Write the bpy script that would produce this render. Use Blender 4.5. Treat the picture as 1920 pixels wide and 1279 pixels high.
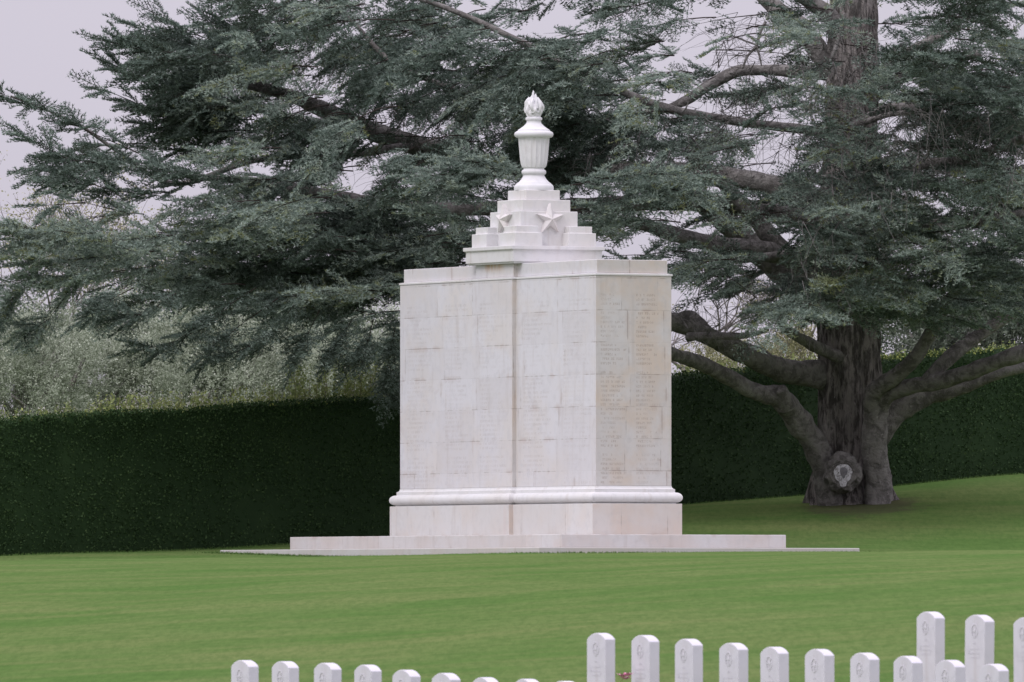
import bpy, bmesh, math, random
import numpy as np
from mathutils import Vector, Matrix, noise

for o in list(bpy.data.objects):
    bpy.data.objects.remove(o, do_unlink=True)
scene = bpy.context.scene
COL = scene.collection
R = math.radians
rng = np.random.default_rng(11)
random.seed(11)

# ------------------------------------------------------------------ camera
EYE = 1.6
FPX = 22000.0            # focal length in pixels of the 1920 px wide photograph (long telephoto)
HOR = 1130.0             # photograph row of the horizon
cam_d = bpy.data.cameras.new("camera")
cam = bpy.data.objects.new("camera", cam_d); COL.objects.link(cam)
cam.location = (0, 0, EYE); cam.rotation_euler = (R(90), 0, 0)
cam_d.sensor_width = 36.0; cam_d.lens = FPX / 1920 * 36.0
cam_d.shift_y = (HOR - 639.5) / 1920
cam_d.dof.use_dof = True; cam_d.dof.focus_distance = 203.0; cam_d.dof.aperture_fstop = 13.0
cam_d.clip_start = 1.0; cam_d.clip_end = 9000
scene.camera = cam
scene.render.resolution_x = 1024; scene.render.resolution_y = 682

# ------------------------------------------------------------------ world and sun
SUN_EL, SUN_AZ = R(47), R(-138)          # azimuth measured from +Y towards +X : behind the camera, to the left
world = bpy.data.worlds.new("World"); scene.world = world; world.use_nodes = True
wn = world.node_tree.nodes; wl = world.node_tree.links; wn.clear()
sky = wn.new('ShaderNodeTexSky'); sky.sky_type = 'NISHITA'; sky.sun_disc = False
sky.sun_elevation = SUN_EL; sky.sun_rotation = SUN_AZ; sky.dust_density = 4.0; sky.altitude = 100
hs = wn.new('ShaderNodeHueSaturation'); hs.inputs['Saturation'].default_value = 0.25
wl.new(sky.outputs[0], hs.inputs['Color'])
tc = wn.new('ShaderNodeTexCoord'); sx = wn.new('ShaderNodeSeparateXYZ'); wl.new(tc.outputs['Generated'], sx.inputs[0])
mr = wn.new('ShaderNodeMapRange'); mr.inputs[1].default_value = 0.0; mr.inputs[2].default_value = 1.0
mr.inputs[3].default_value = 1.0; mr.inputs[4].default_value = 3.3
wl.new(sx.outputs['Z'], mr.inputs[0])
cn = wn.new('ShaderNodeTexNoise'); cn.inputs['Scale'].default_value = 9.0; cn.inputs['Detail'].default_value = 3.0
wl.new(tc.outputs['Generated'], cn.inputs['Vector'])
cr = wn.new('ShaderNodeMapRange'); cr.inputs[1].default_value = 0.3; cr.inputs[2].default_value = 0.7
cr.inputs[3].default_value = 0.93; cr.inputs[4].default_value = 1.05; wl.new(cn.outputs[0], cr.inputs[0])
mm = wn.new('ShaderNodeMath'); mm.operation = 'MULTIPLY'; wl.new(mr.outputs[0], mm.inputs[0]); wl.new(cr.outputs[0], mm.inputs[1])
cloud = wn.new('ShaderNodeVectorMath'); cloud.operation = 'SCALE'; cloud.inputs[0].default_value = (6.2, 5.82, 6.75)
wl.new(mm.outputs[0], cloud.inputs['Scale'])
mx = wn.new('ShaderNodeMix'); mx.data_type = 'RGBA'; mx.inputs[0].default_value = 0.85   # cloud cover
wl.new(hs.outputs[0], mx.inputs[6]); wl.new(cloud.outputs[0], mx.inputs[7])
bg = wn.new('ShaderNodeBackground'); bg.inputs['Strength'].default_value = 0.107
wl.new(mx.outputs[2], bg.inputs['Color'])
wo = wn.new('ShaderNodeOutputWorld'); wl.new(bg.outputs[0], wo.inputs['Surface'])

sd = bpy.data.lights.new("sun", 'SUN'); sd.energy = 1.15; sd.angle = R(20); sd.color = (1.0, 0.975, 0.95)
sun = bpy.data.objects.new("sun", sd); COL.objects.link(sun)
sdir = Vector((math.sin(SUN_AZ) * math.cos(SUN_EL), math.cos(SUN_AZ) * math.cos(SUN_EL), math.sin(SUN_EL)))
sun.rotation_euler = sdir.to_track_quat('Z', 'Y').to_euler()
vs = scene.view_settings
vs.view_transform = 'Standard'; vs.look = 'None'; vs.exposure = 0.0; vs.gamma = 1.0
scene.render.engine = 'CYCLES'
scene.cycles.max_bounces = 6; scene.cycles.transparent_max_bounces = 4

# ------------------------------------------------------------------ helpers
def P(px, py, D):
    """point seen at photo pixel (px, py) standing D metres away"""
    return Vector(((px - 960) / FPX * D, D, EYE + (HOR - py) / FPX * D))

def tag(o, label=None, cat=None, group=None, kind=None):
    if label: o['label'] = label
    if cat: o['category'] = cat
    if group: o['group'] = group
    if kind: o['kind'] = kind
    return o

def empty(name, loc=(0, 0, 0), rz=0.0):
    o = bpy.data.objects.new(name, None); COL.objects.link(o)
    o.location = loc; o.rotation_euler = (0, 0, rz); o.empty_display_size = 0.3
    return o

def link_mesh(name, me, mat, parent=None, smooth=False):
    o = bpy.data.objects.new(name, me); COL.objects.link(o)
    for m in (mat if isinstance(mat, (list, tuple)) else [mat]): me.materials.append(m)
    if smooth: me.polygons.foreach_set('use_smooth', np.ones(len(me.polygons), dtype=bool))
    if parent: o.parent = parent
    return o

def np_mesh(name, V, F, tint=None):
    """V (n,3), F (m,k) uniform face size"""
    me = bpy.data.meshes.new(name)
    V = np.ascontiguousarray(V, dtype=np.float32); F = np.ascontiguousarray(F, dtype=np.int32)
    me.vertices.add(len(V)); me.vertices.foreach_set('co', V.ravel())
    m, k = F.shape
    me.loops.add(m * k); me.loops.foreach_set('vertex_index', F.ravel())
    me.polygons.add(m); me.polygons.foreach_set('loop_start', np.arange(m, dtype=np.int32) * k)
    if tint is not None:
        a = me.attributes.new('tint', 'FLOAT', 'POINT'); a.data.foreach_set('value', np.ascontiguousarray(tint, dtype=np.float32))
    me.update(calc_edges=True)
    return me

def bm_mesh(name, bm):
    me = bpy.data.meshes.new(name); bm.normal_update(); bm.to_mesh(me); bm.free(); return me

class G:
    """tiny node-graph helper"""
    def __init__(s, name, rough=0.8, spec=0.3):
        s.m = bpy.data.materials.new(name); s.m.use_nodes = True
        s.n = s.m.node_tree.nodes; s.l = s.m.node_tree.links
        s.b = s.n['Principled BSDF']; s.b.inputs['Roughness'].default_value = rough
        s.b.inputs['Specular IOR Level'].default_value = spec
    def new(s, t, **kw):
        n = s.n.new(t)
        for k, v in kw.items(): setattr(n, k, v)
        return n
    def put(s, sock, v):
        if isinstance(v, bpy.types.NodeSocket): s.l.new(v, sock)
        else: sock.default_value = v
    def math(s, op, a, b=0.0, c=None, clamp=False):
        n = s.new('ShaderNodeMath', operation=op, use_clamp=clamp); s.put(n.inputs[0], a); s.put(n.inputs[1], b)
        if c is not None: s.put(n.inputs[2], c)
        return n.outputs[0]
    def ramp(s, v, a, b, lo=0.0, hi=1.0):
        n = s.new('ShaderNodeMapRange'); n.interpolation_type = 'SMOOTHSTEP'
        s.put(n.inputs[0], v)
        for i, q in enumerate((a, b, lo, hi)): s.put(n.inputs[i + 1], q)
        return n.outputs[0]
    def mix(s, f, a, b):
        n = s.new('ShaderNodeMix', data_type='RGBA'); s.put(n.inputs[0], f)
        s.put(n.inputs[6], a if isinstance(a, bpy.types.NodeSocket) else (*a, 1)); s.put(n.inputs[7], b if isinstance(b, bpy.types.NodeSocket) else (*b, 1))
        return n.outputs[2]
    def coord(s, kind='Object'): return s.new('ShaderNodeTexCoord').outputs[kind]
    def mapping(s, v, scale=(1, 1, 1), loc=(0, 0, 0), rot=(0, 0, 0)):
        n = s.new('ShaderNodeMapping'); s.l.new(v, n.inputs[0]); n.inputs['Scale'].default_value = scale
        n.inputs['Location'].default_value = loc; n.inputs['Rotation'].default_value = rot; return n.outputs[0]
    def noise(s, v, scale, detail=4.0, rough=0.55, dist=0.0):
        n = s.new('ShaderNodeTexNoise'); s.l.new(v, n.inputs['Vector']); n.inputs['Scale'].default_value = scale
        n.inputs['Detail'].default_value = detail; n.inputs['Roughness'].default_value = rough; n.inputs['Distortion'].default_value = dist
        return n.outputs[0]
    def white(s, a, b=0.0):
        c = s.new('ShaderNodeCombineXYZ'); s.put(c.inputs[0], a); s.put(c.inputs[1], b)
        n = s.new('ShaderNodeTexWhiteNoise', noise_dimensions='2D'); s.l.new(c.outputs[0], n.inputs['Vector']); return n.outputs['Value']
    def bump(s, h, strength=0.5, dist=0.02):
        n = s.new('ShaderNodeBump'); n.inputs['Strength'].default_value = strength; n.inputs['Distance'].default_value = dist
        s.l.new(h, n.inputs['Height']); s.l.new(n.outputs[0], s.b.inputs['Normal'])
    def color(s, c): s.put(s.b.inputs['Base Color'], c if isinstance(c, bpy.types.NodeSocket) else (*c, 1)); return s.m

# ------------------------------------------------------------------ materials
def stone_mat(name, axis, base, warm, warm_amt, block=None, text=None, rust=False, seed=0.0, streak=0.5, bay_shade=False):
    """white cemetery limestone; axis = which object axis runs along the face ('x' or 'y')"""
    g = G(name, 0.75, 0.25)
    co = g.coord(); sp = g.new('ShaderNodeSeparateXYZ'); g.l.new(co, sp.inputs[0])
    h = sp.outputs['X'] if axis == 'x' else sp.outputs['Y']; z = sp.outputs['Z']
    off = g.mapping(co, loc=(seed, seed * 1.7, 0))
    n1 = g.noise(off, 1.1, 5, 0.6); n2 = g.noise(off, 7.0, 5, 0.65)
    st = g.noise(g.mapping(off, scale=(3.2, 3.2, 0.35)), 2.2, 4, 0.6)
    col = g.mix(g.ramp(n1, 0.38, 0.66, 0, warm_amt), base, warm)
    dark = tuple(c * 0.80 for c in base)
    col = g.mix(g.ramp(n2, 0.46, 0.74, 0, 0.5), col, dark)
    n5 = g.noise(off, 2.7, 3, 0.5, 0.6)
    col = g.mix(g.ramp(n5, 0.60, 0.74, 0, 0.35), col, (base[0] * .80, base[1] * .76, base[2] * .74))
    col = g.mix(g.ramp(st, 0.54, 0.74, 0, streak), col, (base[0] * .80, base[1] * .75, base[2] * .70))
    height = g.math('MULTIPLY', n2, 0.3)
    if block:
        bw, bh = block
        row = g.math('FLOOR', g.math('DIVIDE', z, bh))
        shift = g.math('MULTIPLY', g.white(row, seed + 3.1), bw * 0.6)
        hc = g.math('DIVIDE', g.math('ADD', h, shift), bw)
        cell = g.math('FLOOR', hc)
        tone = g.white(cell, row)
        col = g.mix(g.ramp(tone, 0.0, 1.0, 0.0, 0.36), col, (base[0] * .84, base[1] * .81, base[2] * .78))
        fz = g.math('FRACT', g.math('DIVIDE', z, bh)); fh = g.math('FRACT', hc)
        jz = g.math('MULTIPLY', g.math('MINIMUM', fz, g.math('SUBTRACT', 1.0, fz)), bh)
        jh = g.math('MULTIPLY', g.math('MINIMUM', fh, g.math('SUBTRACT', 1.0, fh)), bw)
        jn = g.noise(off, 2.3, 3, 0.7)
        jd = g.math('MINIMUM', jz, jh)
        j = g.math('MULTIPLY', g.ramp(jd, 0.003, 0.011, 1.0, 0.0), g.ramp(jn, 0.44, 0.66, 0.04, 0.62))
        col = g.mix(j, col, (0.17, 0.14, 0.12))
        spill = g.math('MULTIPLY', g.ramp(jd, 0.0, 0.09, 1.0, 0.0), g.ramp(jn, 0.52, 0.7, 0.0, 0.42))
        col = g.mix(spill, col, (base[0] * .74, base[1] * .62, base[2] * .55))
        height = g.math('SUBTRACT', height, j)
    if text:
        c0, pitch, wid, z0, z1, amt = text     # column start, column pitch, text width, z range, strength
        LN = 0.078
        ln = g.math('FLOOR', g.math('DIVIDE', z, LN)); fr = g.math('FRACT', g.math('DIVIDE', z, LN))
        cc = g.math('DIVIDE', g.math('SUBTRACT', h, c0), pitch); ci = g.math('FLOOR', cc)
        u = g.math('MULTIPLY', g.math('FRACT', cc), pitch)
        ll = g.math('MULTIPLY', g.math('ADD', g.math('MULTIPLY', g.white(ln, ci), 0.6), 0.4), wid)
        inl = g.math('MULTIPLY', g.math('LESS_THAN', u, ll), g.math('MULTIPLY', g.math('GREATER_THAN', fr, 0.25), g.math('LESS_THAN', fr, 0.78)))
        gi = g.math('FLOOR', g.math('DIVIDE', u, 0.034)); gf = g.math('FRACT', g.math('DIVIDE', u, 0.034))
        gl = g.math('MULTIPLY', g.math('GREATER_THAN', g.white(g.math('ADD', gi, g.math('MULTIPLY', ci, 31.0)), ln), 0.22), g.math('LESS_THAN', gf, 0.72))
        stroke = g.math('GREATER_THAN', g.noise(off, 46.0, 1, 0.5), 0.44)
        on = g.math('MULTIPLY', g.math('MULTIPLY', inl, gl), stroke)
        gap = g.math('GREATER_THAN', g.white(ln, 77.0), 0.10)
        zr = g.math('MULTIPLY', g.math('GREATER_THAN', z, z0), g.math('LESS_THAN', z, z1))
        hp = g.math('MULTIPLY', g.math('GREATER_THAN', cc, 0.0), g.math('LESS_THAN', cc, 5.0 if axis == 'x' else 2.0))
        on = g.math('MULTIPLY', g.math('MULTIPLY', on, g.math('MULTIPLY', zr, hp)), gap)
        on = g.math('MULTIPLY', on, g.ramp(g.noise(off, 1.7, 2, 0.5), 0.36, 0.6, 0.35, 1.0))
        col = g.mix(g.math('MULTIPLY', on, amt), col, (0.27, 0.21, 0.17))
        height = g.math('SUBTRACT', height, on)
    if rust:
        d = g.math('MULTIPLY', g.ramp(z, 4.52, 4.70, 0.0, 1.0), g.ramp(g.math('ABSOLUTE', g.math('SUBTRACT', h, -0.05)), 0.10, 0.50, 1.0, 0.0))
        d = g.math('MULTIPLY', d, g.ramp(g.noise(g.mapping(off, scale=(5, 5, 0.8)), 2.0, 4, 0.6), 0.36, 0.56, 0.1, 0.9))
        col = g.mix(d, col, (0.50, 0.32, 0.17))
    if bay_shade:
        d = g.ramp(g.math('ABSOLUTE', g.math('SUBTRACT', h, 0.735)), 0.03, 0.08, 1.0, 0.0)
        d = g.math('MULTIPLY', d, g.ramp(g.noise(g.mapping(off, scale=(1, 1, 1.0)), 1.3, 4, 0.6), 0.35, 0.62, 0.0, 0.35))
        col = g.mix(d, col, (0.56, 0.49, 0.47))  # shade of the bay's return, painted as a warm darker strip at its edge
    g.bump(height, 0.35, 0.01)
    return g.color(col)

WHT = (0.74, 0.735, 0.79)
M_WALL_LONG = stone_mat("limestone_long_face", 'x', (0.625, 0.62, 0.655), (0.61, 0.575, 0.555), 0.75, block=(1.48, 0.548), text=(-3.35, 1.45, 1.05, 0.75, 4.05, 0.20), rust=True, seed=2.3, streak=0.45, bay_shade=True)
M_WALL_END = stone_mat("limestone_end_face", 'y', (0.565, 0.552, 0.545), (0.55, 0.465, 0.385), 0.8, block=(0.70, 0.548), text=(-0.64, 0.69, 0.50, 0.75, 4.15, 0.42), seed=9.1, streak=0.45)  # end face's shade put into a greyer base; warm patches are staining
M_PLINTH = stone_mat("limestone_plinth", 'x', (0.61, 0.605, 0.605), (0.60, 0.545, 0.50), 0.6, block=(1.62, 0.9), seed=5.0, bay_shade=True)
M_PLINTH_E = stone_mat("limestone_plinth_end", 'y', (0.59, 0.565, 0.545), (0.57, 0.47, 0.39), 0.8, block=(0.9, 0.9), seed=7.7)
M_STEP = stone_mat("limestone_step", 'x', (0.53, 0.522, 0.52), (0.50, 0.455, 0.425), 0.8, block=(1.36, 0.6), seed=1.4)
M_CAP = stone_mat("limestone_cap", 'x', (0.645, 0.64, 0.65), (0.62, 0.59, 0.56), 0.6, seed=3.3, streak=0.5)
M_URN = stone_mat("limestone_urn", 'x', (0.68, 0.675, 0.70), (0.65, 0.63, 0.63), 0.4, seed=6.3, streak=0.4)
M_STAR = stone_mat("limestone_star", 'x', (0.645, 0.62, 0.62), (0.62, 0.56, 0.53), 0.7, seed=8.3, streak=0.1)
M_HEAD = stone_mat("headstone_stone", 'x', (0.62, 0.605, 0.675), (0.60, 0.575, 0.61), 0.5, seed=4.3, streak=0.6)
gg = G("headstone_carving", 0.85, 0.2); M_CARVE = gg.color(gg.mix(gg.noise(gg.coord(), 30.0), (0.57, 0.55, 0.60), (0.61, 0.59, 0.65)))

def foliage_mat(name, stops, twig=(0.055, 0.045, 0.04), rough=0.6, trans=0.25, nscale=1.2, spec=0.12):
    """tint attribute 0..1 picks the leaf colour, below 0 is twig bark"""
    g = G(name, rough, spec)
    a = g.new('ShaderNodeAttribute'); a.attribute_name = 'tint'
    r = g.new('ShaderNodeValToRGB'); e = r.color_ramp.elements
    e[0].position = stops[0][0]; e[0].color = (*stops[0][1], 1); e[1].position = stops[-1][0]; e[1].color = (*stops[-1][1], 1)
    for p, c in stops[1:-1]:
        q = e.new(p); q.color = (*c, 1)
    jit = g.math('MULTIPLY', g.math('SUBTRACT', g.noise(g.coord(), nscale, 3), 0.5), 0.5)
    g.l.new(g.math('ADD', a.outputs['Fac'], jit), r.inputs[0])
    col = g.mix(g.math('LESS_THAN', a.outputs['Fac'], -0.5), r.outputs[0], twig)
    g.color(col)
    if trans:
        t = g.new('ShaderNodeBsdfTranslucent'); g.l.new(col, t.inputs[0])
        ms = g.new('ShaderNodeMixShader'); ms.inputs[0].default_value = trans
        g.l.new(g.b.outputs[0], ms.inputs[1]); g.l.new(t.outputs[0], ms.inputs[2])
        g.l.new(ms.outputs[0], g.n['Material Output'].inputs['Surface'])
    return g.m

M_CEDAR = foliage_mat("cedar_needles", [(0.0, (0.045, 0.062, 0.040)), (0.3, (0.095, 0.132, 0.104)), (0.55, (0.178, 0.234, 0.200)), (0.78, (0.33, 0.40, 0.345)), (0.90, (0.36, 0.43, 0.36)), (1.0, (0.22, 0.25, 0.12))], nscale=0.6)
M_HEDGE = foliage_mat("hedge_leaves", [(0.0, (0.020, 0.043, 0.015)), (0.35, (0.040, 0.076, 0.027)), (0.6, (0.058, 0.098, 0.036)), (0.84, (0.10, 0.13, 0.045)), (1.0, (0.34, 0.38, 0.11))], trans=0.1)
M_OLIVE = foliage_mat("olive_leaves", [(0.0, (0.15, 0.18, 0.12)), (0.5, (0.38, 0.43, 0.33)), (1.0, (0.60, 0.64, 0.53))], twig=(0.09, 0.08, 0.075), nscale=0.8)
M_FRESH = foliage_mat("fresh_leaves", [(0.0, (0.20, 0.20, 0.11)), (0.6, (0.36, 0.35, 0.20)), (1.0, (0.46, 0.44, 0.30))], twig=(0.16, 0.13, 0.13))
M_WEED = foliage_mat("weed_leaves", [(0.0, (0.17, 0.22, 0.09)), (0.6, (0.33, 0.39, 0.15)), (0.8, (0.46, 0.50, 0.20)), (0.85, (0.62, 0.60, 0.56)), (1.0, (0.70, 0.68, 0.66))], twig=(0.22, 0.20, 0.13), nscale=0.3)
M_FAR = foliage_mat("far_leaves", [(0.0, (0.09, 0.11, 0.085)), (1.0, (0.22, 0.25, 0.20))], nscale=0.4)

def bark_mat(name, c0, c1, c2, scale=(8, 8, 2.0)):
    g = G(name, 0.9, 0.15); co = g.coord()
    w = g.mapping(co, scale=scale)
    n1 = g.noise(w, 1.6, 6, 0.65, 0.4); n2 = g.noise(co, 1.3, 4, 0.6); n3 = g.noise(w, 5.0, 3, 0.6)
    col = g.mix(g.ramp(n1, 0.40, 0.60), c0, c1)
    col = g.mix(g.ramp(n2, 0.48, 0.75, 0, 0.55), col, c2)
    col = g.mix(g.ramp(n3, 0.60, 0.74, 0, 0.7), col, (0.34, 0.32, 0.31))
    g.bump(g.math('ADD', n1, g.math('MULTIPLY', n3, 0.4)), 1.0, 0.07)
    return g.color(col)
M_BARK = bark_mat("cedar_bark", (0.065, 0.059, 0.055), (0.25, 0.228, 0.215), (0.29, 0.275, 0.265))
M_LIMB = bark_mat("cedar_limb_bark", (0.11, 0.103, 0.097), (0.215, 0.203, 0.193), (0.31, 0.30, 0.29), scale=(3.5, 3.5, 3.5))
M_TWIG = bark_mat("twig_bark", (0.10, 0.095, 0.09), (0.20, 0.19, 0.185), (0.26, 0.25, 0.24), scale=(3, 3, 3))
M_PALEBARK = bark_mat("pale_bark", (0.16, 0.14, 0.14), (0.26, 0.24, 0.24), (0.22, 0.20, 0.17), scale=(3, 3, 3))
g = G("sawn_wood", 0.85, 0.2); co = g.coord(); sp = g.new('ShaderNodeSeparateXYZ'); g.l.new(co, sp.inputs[0])
M_SCAR = g.color(g.mix(g.ramp(g.noise(co, 16.0, 4, 0.7), 0.42, 0.62), (0.58, 0.57, 0.60), (0.24, 0.23, 0.23)))
g = G("dark_hollow", 0.95, 0.1); M_HOLLOW = g.color(g.mix(g.noise(g.coord(), 20.0), (0.10, 0.095, 0.10), (0.26, 0.25, 0.27)))

# ------------------------------------------------------------------ terrain
TRUNK = P(1597, 945, 216)
def hedge_D(X): return 209.0 + 0.856 * (np.clip(X, -40, 40) + 9.1)
def hedge_z(X): return np.interp(X, [-40, -20, -9.1, -2.1, 3.3, 9.6, 20, 40], [1.6, 2.05, 2.41, 2.74, 3.42, 4.04, 4.7, 5.4])
def hedge_h(X): return np.interp(X, [-12, -9.1, -2.1, 3.3, 12], [2.47, 2.48, 2.65, 2.48, 2.48])
def sstep(t): t = np.clip(t, 0, 1); return t * t * (3 - 2 * t)
def ground(X, D):
    X = np.asarray(X, dtype=float); D = np.asarray(D, dtype=float)
    F = np.where(D < 108, np.maximum(0.071 * (D - 108), -0.95 - 0.0 * D), 2.00 * (1 - np.exp(-(np.maximum(D, 108) - 108) / 28.6)))
    Xc = 14 * np.tanh((X - 0.82) / 14)
    zf = 0.51 + F + Xc * (0.07 + (np.where(Xc < 0, 0.016, 0.004) - 0.07) * sstep((D - 110) / 75)) * sstep((D - 40) / 50)
    near = sstep((96 - D) / 60); zf = zf * (1 - near) + 0.0 * near
    Dh = hedge_D(X); Ds = 203.0 + 0.15 * np.clip(X, -10, 10)
    t = sstep(np.clip((D - Ds) / np.maximum(Dh - Ds, 2.0), 0, 1) ** np.where(X > 2.5, 0.85, 1.0))
    z = zf * (1 - t) + hedge_z(X) * t
    b = sstep((D - Dh - 0.9) / 2.5)
    z = z + 1.55 * b
    z = z + 0.02 * np.sin(X * 0.9 + D * 0.21) * np.sin(D * 0.37 - X * 0.3)
    return z

xs = np.concatenate([[-2500, -1200, -600, -300, -150, -80, -50], np.arange(-36, 36.01, 0.45), [50, 80, 150, 300, 600, 1200, 2500]])
ys = np.concatenate([[-300, -100, -40, 0, 20, 40, 55, 70, 80], np.arange(86, 250.01, 0.6), [256, 265, 280, 300, 340, 400, 500, 700, 1000, 1600, 2600, 4200]])
XX, YY = np.meshgrid(xs, ys); ZZ = ground(XX, YY)
nx, ny = len(xs), len(ys)
idx = np.arange(nx * ny).reshape(ny, nx)
F = np.stack([idx[:-1, :-1], idx[:-1, 1:], idx[1:, 1:], idx[1:, :-1]], -1).reshape(-1, 4)
g = G("lawn", 1.0, 0.0); co = g.coord(); sp = g.new('ShaderNodeSeparateXYZ'); g.l.new(co, sp.inputs[0])
n1 = g.noise(g.mapping(co, scale=(0.35, 0.25, 1)), 1.0, 4, 0.6); n2 = g.noise(co, 2.6, 5, 0.7); n3 = g.noise(g.mapping(co, scale=(1, 0.10, 1)), 12.0, 6, 0.8)
n4 = g.noise(g.mapping(co, scale=(0.16, 0.62, 1), rot=(0, 0, 0.06)), 0.9, 5, 0.65)
c = g.mix(g.ramp(n1, 0.36, 0.64), (0.086, 0.152, 0.042), (0.122, 0.170, 0.058))
c = g.mix(g.ramp(n2, 0.42, 0.72, 0, 0.5), c, (0.058, 0.112, 0.030))
c = g.mix(g.ramp(n4, 0.42, 0.70, 0, 0.6), c, (0.158, 0.180, 0.072))
c = g.mix(g.ramp(n3, 0.38, 0.66, 0, 0.45), c, (0.052, 0.100, 0.028))
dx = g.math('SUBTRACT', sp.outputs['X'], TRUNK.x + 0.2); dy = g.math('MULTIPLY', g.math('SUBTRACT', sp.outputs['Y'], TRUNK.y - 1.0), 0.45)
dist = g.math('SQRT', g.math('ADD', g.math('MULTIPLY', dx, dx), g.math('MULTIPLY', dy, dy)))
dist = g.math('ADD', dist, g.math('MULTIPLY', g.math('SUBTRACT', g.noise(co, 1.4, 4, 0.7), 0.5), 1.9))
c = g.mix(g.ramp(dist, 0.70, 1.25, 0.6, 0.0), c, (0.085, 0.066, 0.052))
g.bump(n3, 0.4, 0.02)
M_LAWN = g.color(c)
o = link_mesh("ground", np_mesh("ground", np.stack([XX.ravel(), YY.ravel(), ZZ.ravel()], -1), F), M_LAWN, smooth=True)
tag(o, "green mown lawn sloping up to the memorial and hedge", kind='structure')

# short grass blades over the visible lawn
M_BLADE = foliage_mat("grass_blades", [(0.0, (0.075, 0.150, 0.036)), (0.6, (0.115, 0.195, 0.056)), (1.0, (0.17, 0.22, 0.08))], trans=0.3, nscale=0.35)
def grass():
    n = 500000
    D = 190 + 36 * rng.random(n); X = (rng.random(n) * 2 - 1) * (D * 0.0445 + 0.4)
    cx, cy = 0.379, 203.54; lx = abs((X - cx) * 0.469 - (D - cy) * 0.883); ly = abs((X - cx) * 0.883 + (D - cy) * 0.469)
    outer = np.maximum(lx - 5.99, ly - 3.10)
    dx = X - TRUNK.x; dy = D - TRUNK.y; rt = np.hypot(dx, dy); hd = hedge_D(X) - D
    keep = ((outer > 0.005) & (outer < 0.35)) | ((hd > 0.02) & (hd < 0.5))
    keep &= (outer > 0.005) & (hd > 0.02)
    X, D = X[keep], D[keep]; n = len(X); Z = ground(X, D)
    a = rng.random(n) * 2 * np.pi; w = 0.005 + 0.008 * rng.random(n); h = 0.015 + 0.03 * rng.random(n) ** 1.5
    V = np.zeros((n, 3, 3)); c, s = np.cos(a) * w, np.sin(a) * w
    V[:, 0] = np.stack([X - c, D - s, Z - 0.005], -1); V[:, 1] = np.stack([X + c, D + s, Z - 0.005], -1)
    V[:, 2] = np.stack([X - s * 1.5 + (rng.random(n) - .5) * .02, D + c * 1.5, Z + h], -1)
    t = np.repeat(np.clip(rng.normal(0.4, 0.25, n), 0, 1), 3)
    o = link_mesh("grass", np_mesh("grass", V.reshape(-1, 3), np.arange(3 * n).reshape(n, 3), t), M_BLADE)
    tag(o, "short green grass blades of the mown lawn", 'grass', kind='stuff')
grass()

# ------------------------------------------------------------------ memorial
HZ0 = EYE + 1.155            # world height of the plinth's foot
mem = empty("war_memorial", (0.379, 203.54, HZ0), math.atan2(-0.883, 0.469))
tag(mem, "tall white limestone war memorial with stars and a flaming urn on top", 'memorial')
HL, HW = 7.243 / 2, 1.473 / 2

BAYX, BAYD = 0.745, 0.086
def prism(name, hx, hy, prof, mats, parent, bevel=0.0, cap_bottom=True, off=(0, 0), bay=False):
    """stack of rectangular rings: prof = [(outset, z)...]; mats = (long faces, end faces)"""
    bm = bmesh.new(); rings = []; bay_in = 0.0 if bay is True else (bay or 0.0)
    for o_, z in prof:
        X, Y = hx + o_, hy + o_
        if bay:
            q = BAYX + o_ + bay_in; w = Y + BAYD
            pl = [(-X, -Y), (-q, -Y), (-q, -w), (q, -w), (q, -Y), (X, -Y), (X, Y), (q, Y), (q, w), (-q, w), (-q, Y), (-X, Y)]
        else: pl = [(-X, -Y), (X, -Y), (X, Y), (-X, Y)]
        rings.append([bm.verts.new((off[0] + x, off[1] + y, z)) for x, y in pl])
    for a, b in zip(rings, rings[1:]):
        n = len(a)
        for i in range(n):
            f = bm.faces.new((a[i], a[(i + 1) % n], b[(i + 1) % n], b[i]))
            f.material_index = (1 if abs(a[i].co.x - a[(i + 1) % n].co.x) < abs(a[i].co.y - a[(i + 1) % n].co.y) else 0) if len(mats) > 1 else 0
    bm.faces.new(rings[-1]);
    if cap_bottom: bm.faces.new(rings[0][::-1])
    o = link_mesh(name, bm_mesh(name, bm), list(mats), parent)
    if bevel:
        m = o.modifiers.new("bevel", 'BEVEL'); m.width = bevel; m.segments = 2; m.limit_method = 'ANGLE'; m.angle_limit = R(50)
    return o

LOW_TOP = -0.228
prism("step", HL + 2.36, HW + 2.36, [(0, -0.60), (0, LOW_TOP)], (M_STEP,), mem, 0.012)
prism("step", HL + 1.44, HW + 1.44, [(0, LOW_TOP), (0, 0.0)], (M_STEP,), mem, 0.012)
prism("plinth", HL + 0.135, HW + 0.135, [(0, 0), (0, 0.535)], (M_PLINTH, M_PLINTH_E), mem, 0.006, bay=0.135)
tor = [(0.06, 0.535), (0.06, 0.545)]
for i in range(0, 11):
    a = -math.pi / 2 + math.pi * i / 10
    tor.append((0.055 + 0.088 * math.cos(a), 0.640 + 0.088 * math.sin(a)))
tor += [(0.045, 0.730), (0.045, 0.785)]
for i in range(1, 7):
    a = math.pi / 2 * i / 6
    tor.append((0.045 - 0.043 * math.sin(a), 0.785 + 0.055 * (1 - math.cos(a))))
mo = prism("base_moulding", HL, HW, tor, (M_CAP,), mem, bay=True)
mo['label'] = "rounded roll moulding around the foot of the memorial wall"
ZB = 4.425                                              # thin band under the parapet
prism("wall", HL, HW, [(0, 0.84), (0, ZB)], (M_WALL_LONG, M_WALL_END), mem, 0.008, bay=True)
prism("band", HL, HW, [(0.004, ZB), (0.014, ZB + 0.006), (0.014, ZB + 0.034), (-0.045, ZB + 0.045)], (M_CAP,), mem, bay=True)
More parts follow.
